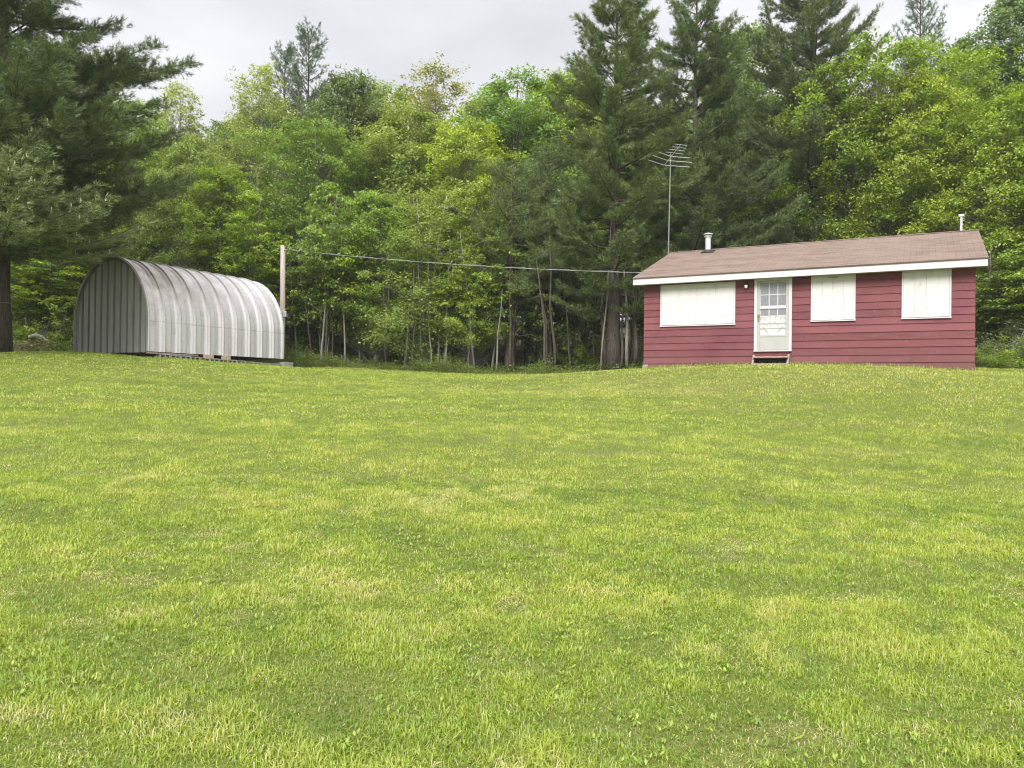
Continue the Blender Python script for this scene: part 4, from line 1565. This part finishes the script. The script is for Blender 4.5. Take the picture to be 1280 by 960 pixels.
# ------------------------------------------------------------------ wooden pole and cable
pd = 31.7
pt, pb = at(353.8, 307, pd), at(352.6, 450, pd)
gzp = gz1(pb[0], pb[1])
pole = empty('utility_pole', (pb[0], pb[1], gzp))
tag(pole, 'weathered wooden pole behind the back corner of the metal shed', 'pole')
h = pt[2] - gzp
g = Geo()
dx = pt[0] - pb[0]
g.tube([(0, 0, -.4), (dx * .5, 0, h * .5), (dx, 0, h - .02), (dx, 0, h)], [.125, .112, .10, .085], 12)
g.build('post', MAT['pole'], pole, True)
g = Geo()
zz = at(356, 393, pd)[2] - gzp
g.box((.04, -.16, zz - .12), (.19, -.05, zz + .12))
g.box((.07, -.13, zz - 1.3), (.11, -.09, zz - .12))
bevel(g.build('junction_box', MAT['galv'], pole), .008)
g = Geo()
g.tube([(dx + .06, -.08, h - .2), (dx + .20, -.10, h - .18)], .02, 7)
g.build('insulator', MAT['galv'], pole)
a = np.array([pb[0] + dx + .20, pb[1] - .10, gzp + h - .18])
hx, hy = hpt(-.03, 2.5)
dd = ray(812, 341.5)
b = dd * (hy / dd[1])
b = np.array([hx, hy, b[2] + EYE])
q = np.linspace(0, 1, 40)[:, None]
sag = .16
path = a * (1 - q) + b * q - np.array([0, 0, 1.0]) * (4 * sag * q * (1 - q))
g = Geo()
g.tube(path, .0065, 6)
off = np.array([0, 0, .035]) * np.sin(q * 60)
g.tube(path + off * .5 + np.array([0, .012, .012]), .005, 5)
o = g.build('overhead_cable', MAT['cable'], smooth=True)
tag(o, 'pale overhead cable sagging from the wooden pole to the cottage', 'cable')

# ------------------------------------------------------------------ light and sky
SUN_EL, SUN_AZ = R_(40), R_(196)        # azimuth clockwise from +Y: behind the camera
sd = Vector((math.sin(SUN_AZ) * math.cos(SUN_EL), math.cos(SUN_AZ) * math.cos(SUN_EL), math.sin(SUN_EL)))
sun = bpy.data.lights.new('sun', 'SUN')
sun.energy, sun.angle, sun.color = 1.5, R_(28), (1, .96, .90)
so = bpy.data.objects.new('sun', sun)
so.rotation_euler = (-sd).to_track_quat('-Z', 'Y').to_euler()
col.objects.link(so)

w = bpy.data.worlds.new('World')
scene.world = w
w.use_nodes = True
nt = w.node_tree
nt.nodes.clear()
N = lambda t_: nt.nodes.new(t_)
out, bg, sky = N('ShaderNodeOutputWorld'), N('ShaderNodeBackground'), N('ShaderNodeTexSky')
sky.sky_type = 'NISHITA'
sky.sun_disc = False
sky.sun_elevation, sky.sun_rotation = SUN_EL, SUN_AZ
sky.air_density, sky.dust_density = 1.2, 2.0
tc = N('ShaderNodeTexCoord')
sep = N('ShaderNodeSeparateXYZ')
nt.links.new(tc.outputs['Generated'], sep.inputs[0])
mp = N('ShaderNodeMapping')
mp.inputs['Scale'].default_value = (1.0, 1.0, 2.6)
nt.links.new(tc.outputs['Generated'], mp.inputs['Vector'])
no = N('ShaderNodeTexNoise')
no.inputs['Scale'].default_value = 2.6
no.inputs['Detail'].default_value = 5
no.inputs['Roughness'].default_value = .5
nt.links.new(mp.outputs[0], no.inputs['Vector'])
# overcast: the cloud sheet is brightest overhead
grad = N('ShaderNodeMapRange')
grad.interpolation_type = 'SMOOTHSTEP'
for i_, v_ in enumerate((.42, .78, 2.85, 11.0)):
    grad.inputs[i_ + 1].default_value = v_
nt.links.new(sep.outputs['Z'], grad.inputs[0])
clump = N('ShaderNodeMapRange')
for i_, v_ in enumerate((.35, .68, .84, 1.16)):
    clump.inputs[i_ + 1].default_value = v_
nt.links.new(no.outputs['Fac'], clump.inputs[0])
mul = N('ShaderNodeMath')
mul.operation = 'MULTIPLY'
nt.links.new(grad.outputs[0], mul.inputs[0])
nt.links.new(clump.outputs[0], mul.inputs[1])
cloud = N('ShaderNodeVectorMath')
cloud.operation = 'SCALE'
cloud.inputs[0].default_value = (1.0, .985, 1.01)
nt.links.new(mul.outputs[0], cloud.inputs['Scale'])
mx = N('ShaderNodeMix')
mx.data_type = 'RGBA'
mx.inputs[0].default_value = .93
nt.links.new(sky.outputs[0], mx.inputs[6])
nt.links.new(cloud.outputs[0], mx.inputs[7])
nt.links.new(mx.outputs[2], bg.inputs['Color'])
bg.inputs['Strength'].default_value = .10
nt.links.new(bg.outputs[0], out.inputs['Surface'])

# thin scattering volume added to soften the darks, standing in for lens glare
g = Geo()
g.box((-420, -320, -30), (420, 440, 34))
t = NT('glare_veil')
t.t.links.clear()
pv = t.n('ShaderNodeVolumePrincipled')
pv.inputs['Color'].default_value = (.95, .96, 1, 1)
pv.inputs['Density'].default_value = .0004
t.l(pv.outputs[0], t.out.inputs['Volume'])
hz = g.build('glare_haze', t.m)
tag(hz, 'thin pale veil added over the lawn and woods to hint at lens glare', 'glare_haze', kind='stuff')

# ------------------------------------------------------------------ camera
cam = bpy.data.cameras.new('camera')
cam.sensor_width, cam.sensor_fit = 36, 'HORIZONTAL'
cam.lens = F / 1280 * 36
cam.clip_start, cam.clip_end = .05, 2000
co = bpy.data.objects.new('camera', cam)
co.matrix_world = Matrix.Translation((0, 0, EYE)) @ Matrix.Rotation(math.pi / 2 + PITCH, 4, 'X') @ Matrix.Rotation(ROLL, 4, 'Z')
col.objects.link(co)
scene.camera = co

vs = scene.view_settings
vs.view_transform = 'Standard'
vs.look = 'None'
vs.gamma = 1
vs.exposure = 1.65
scene.render.engine = 'CYCLES'
scene.cycles.max_bounces = 8
scene.cycles.diffuse_bounces = 4
scene.cycles.transmission_bounces = 4
scene.cycles.glossy_bounces = 2
scene.cycles.use_denoising = True
scene.cycles.filter_width = 1.15
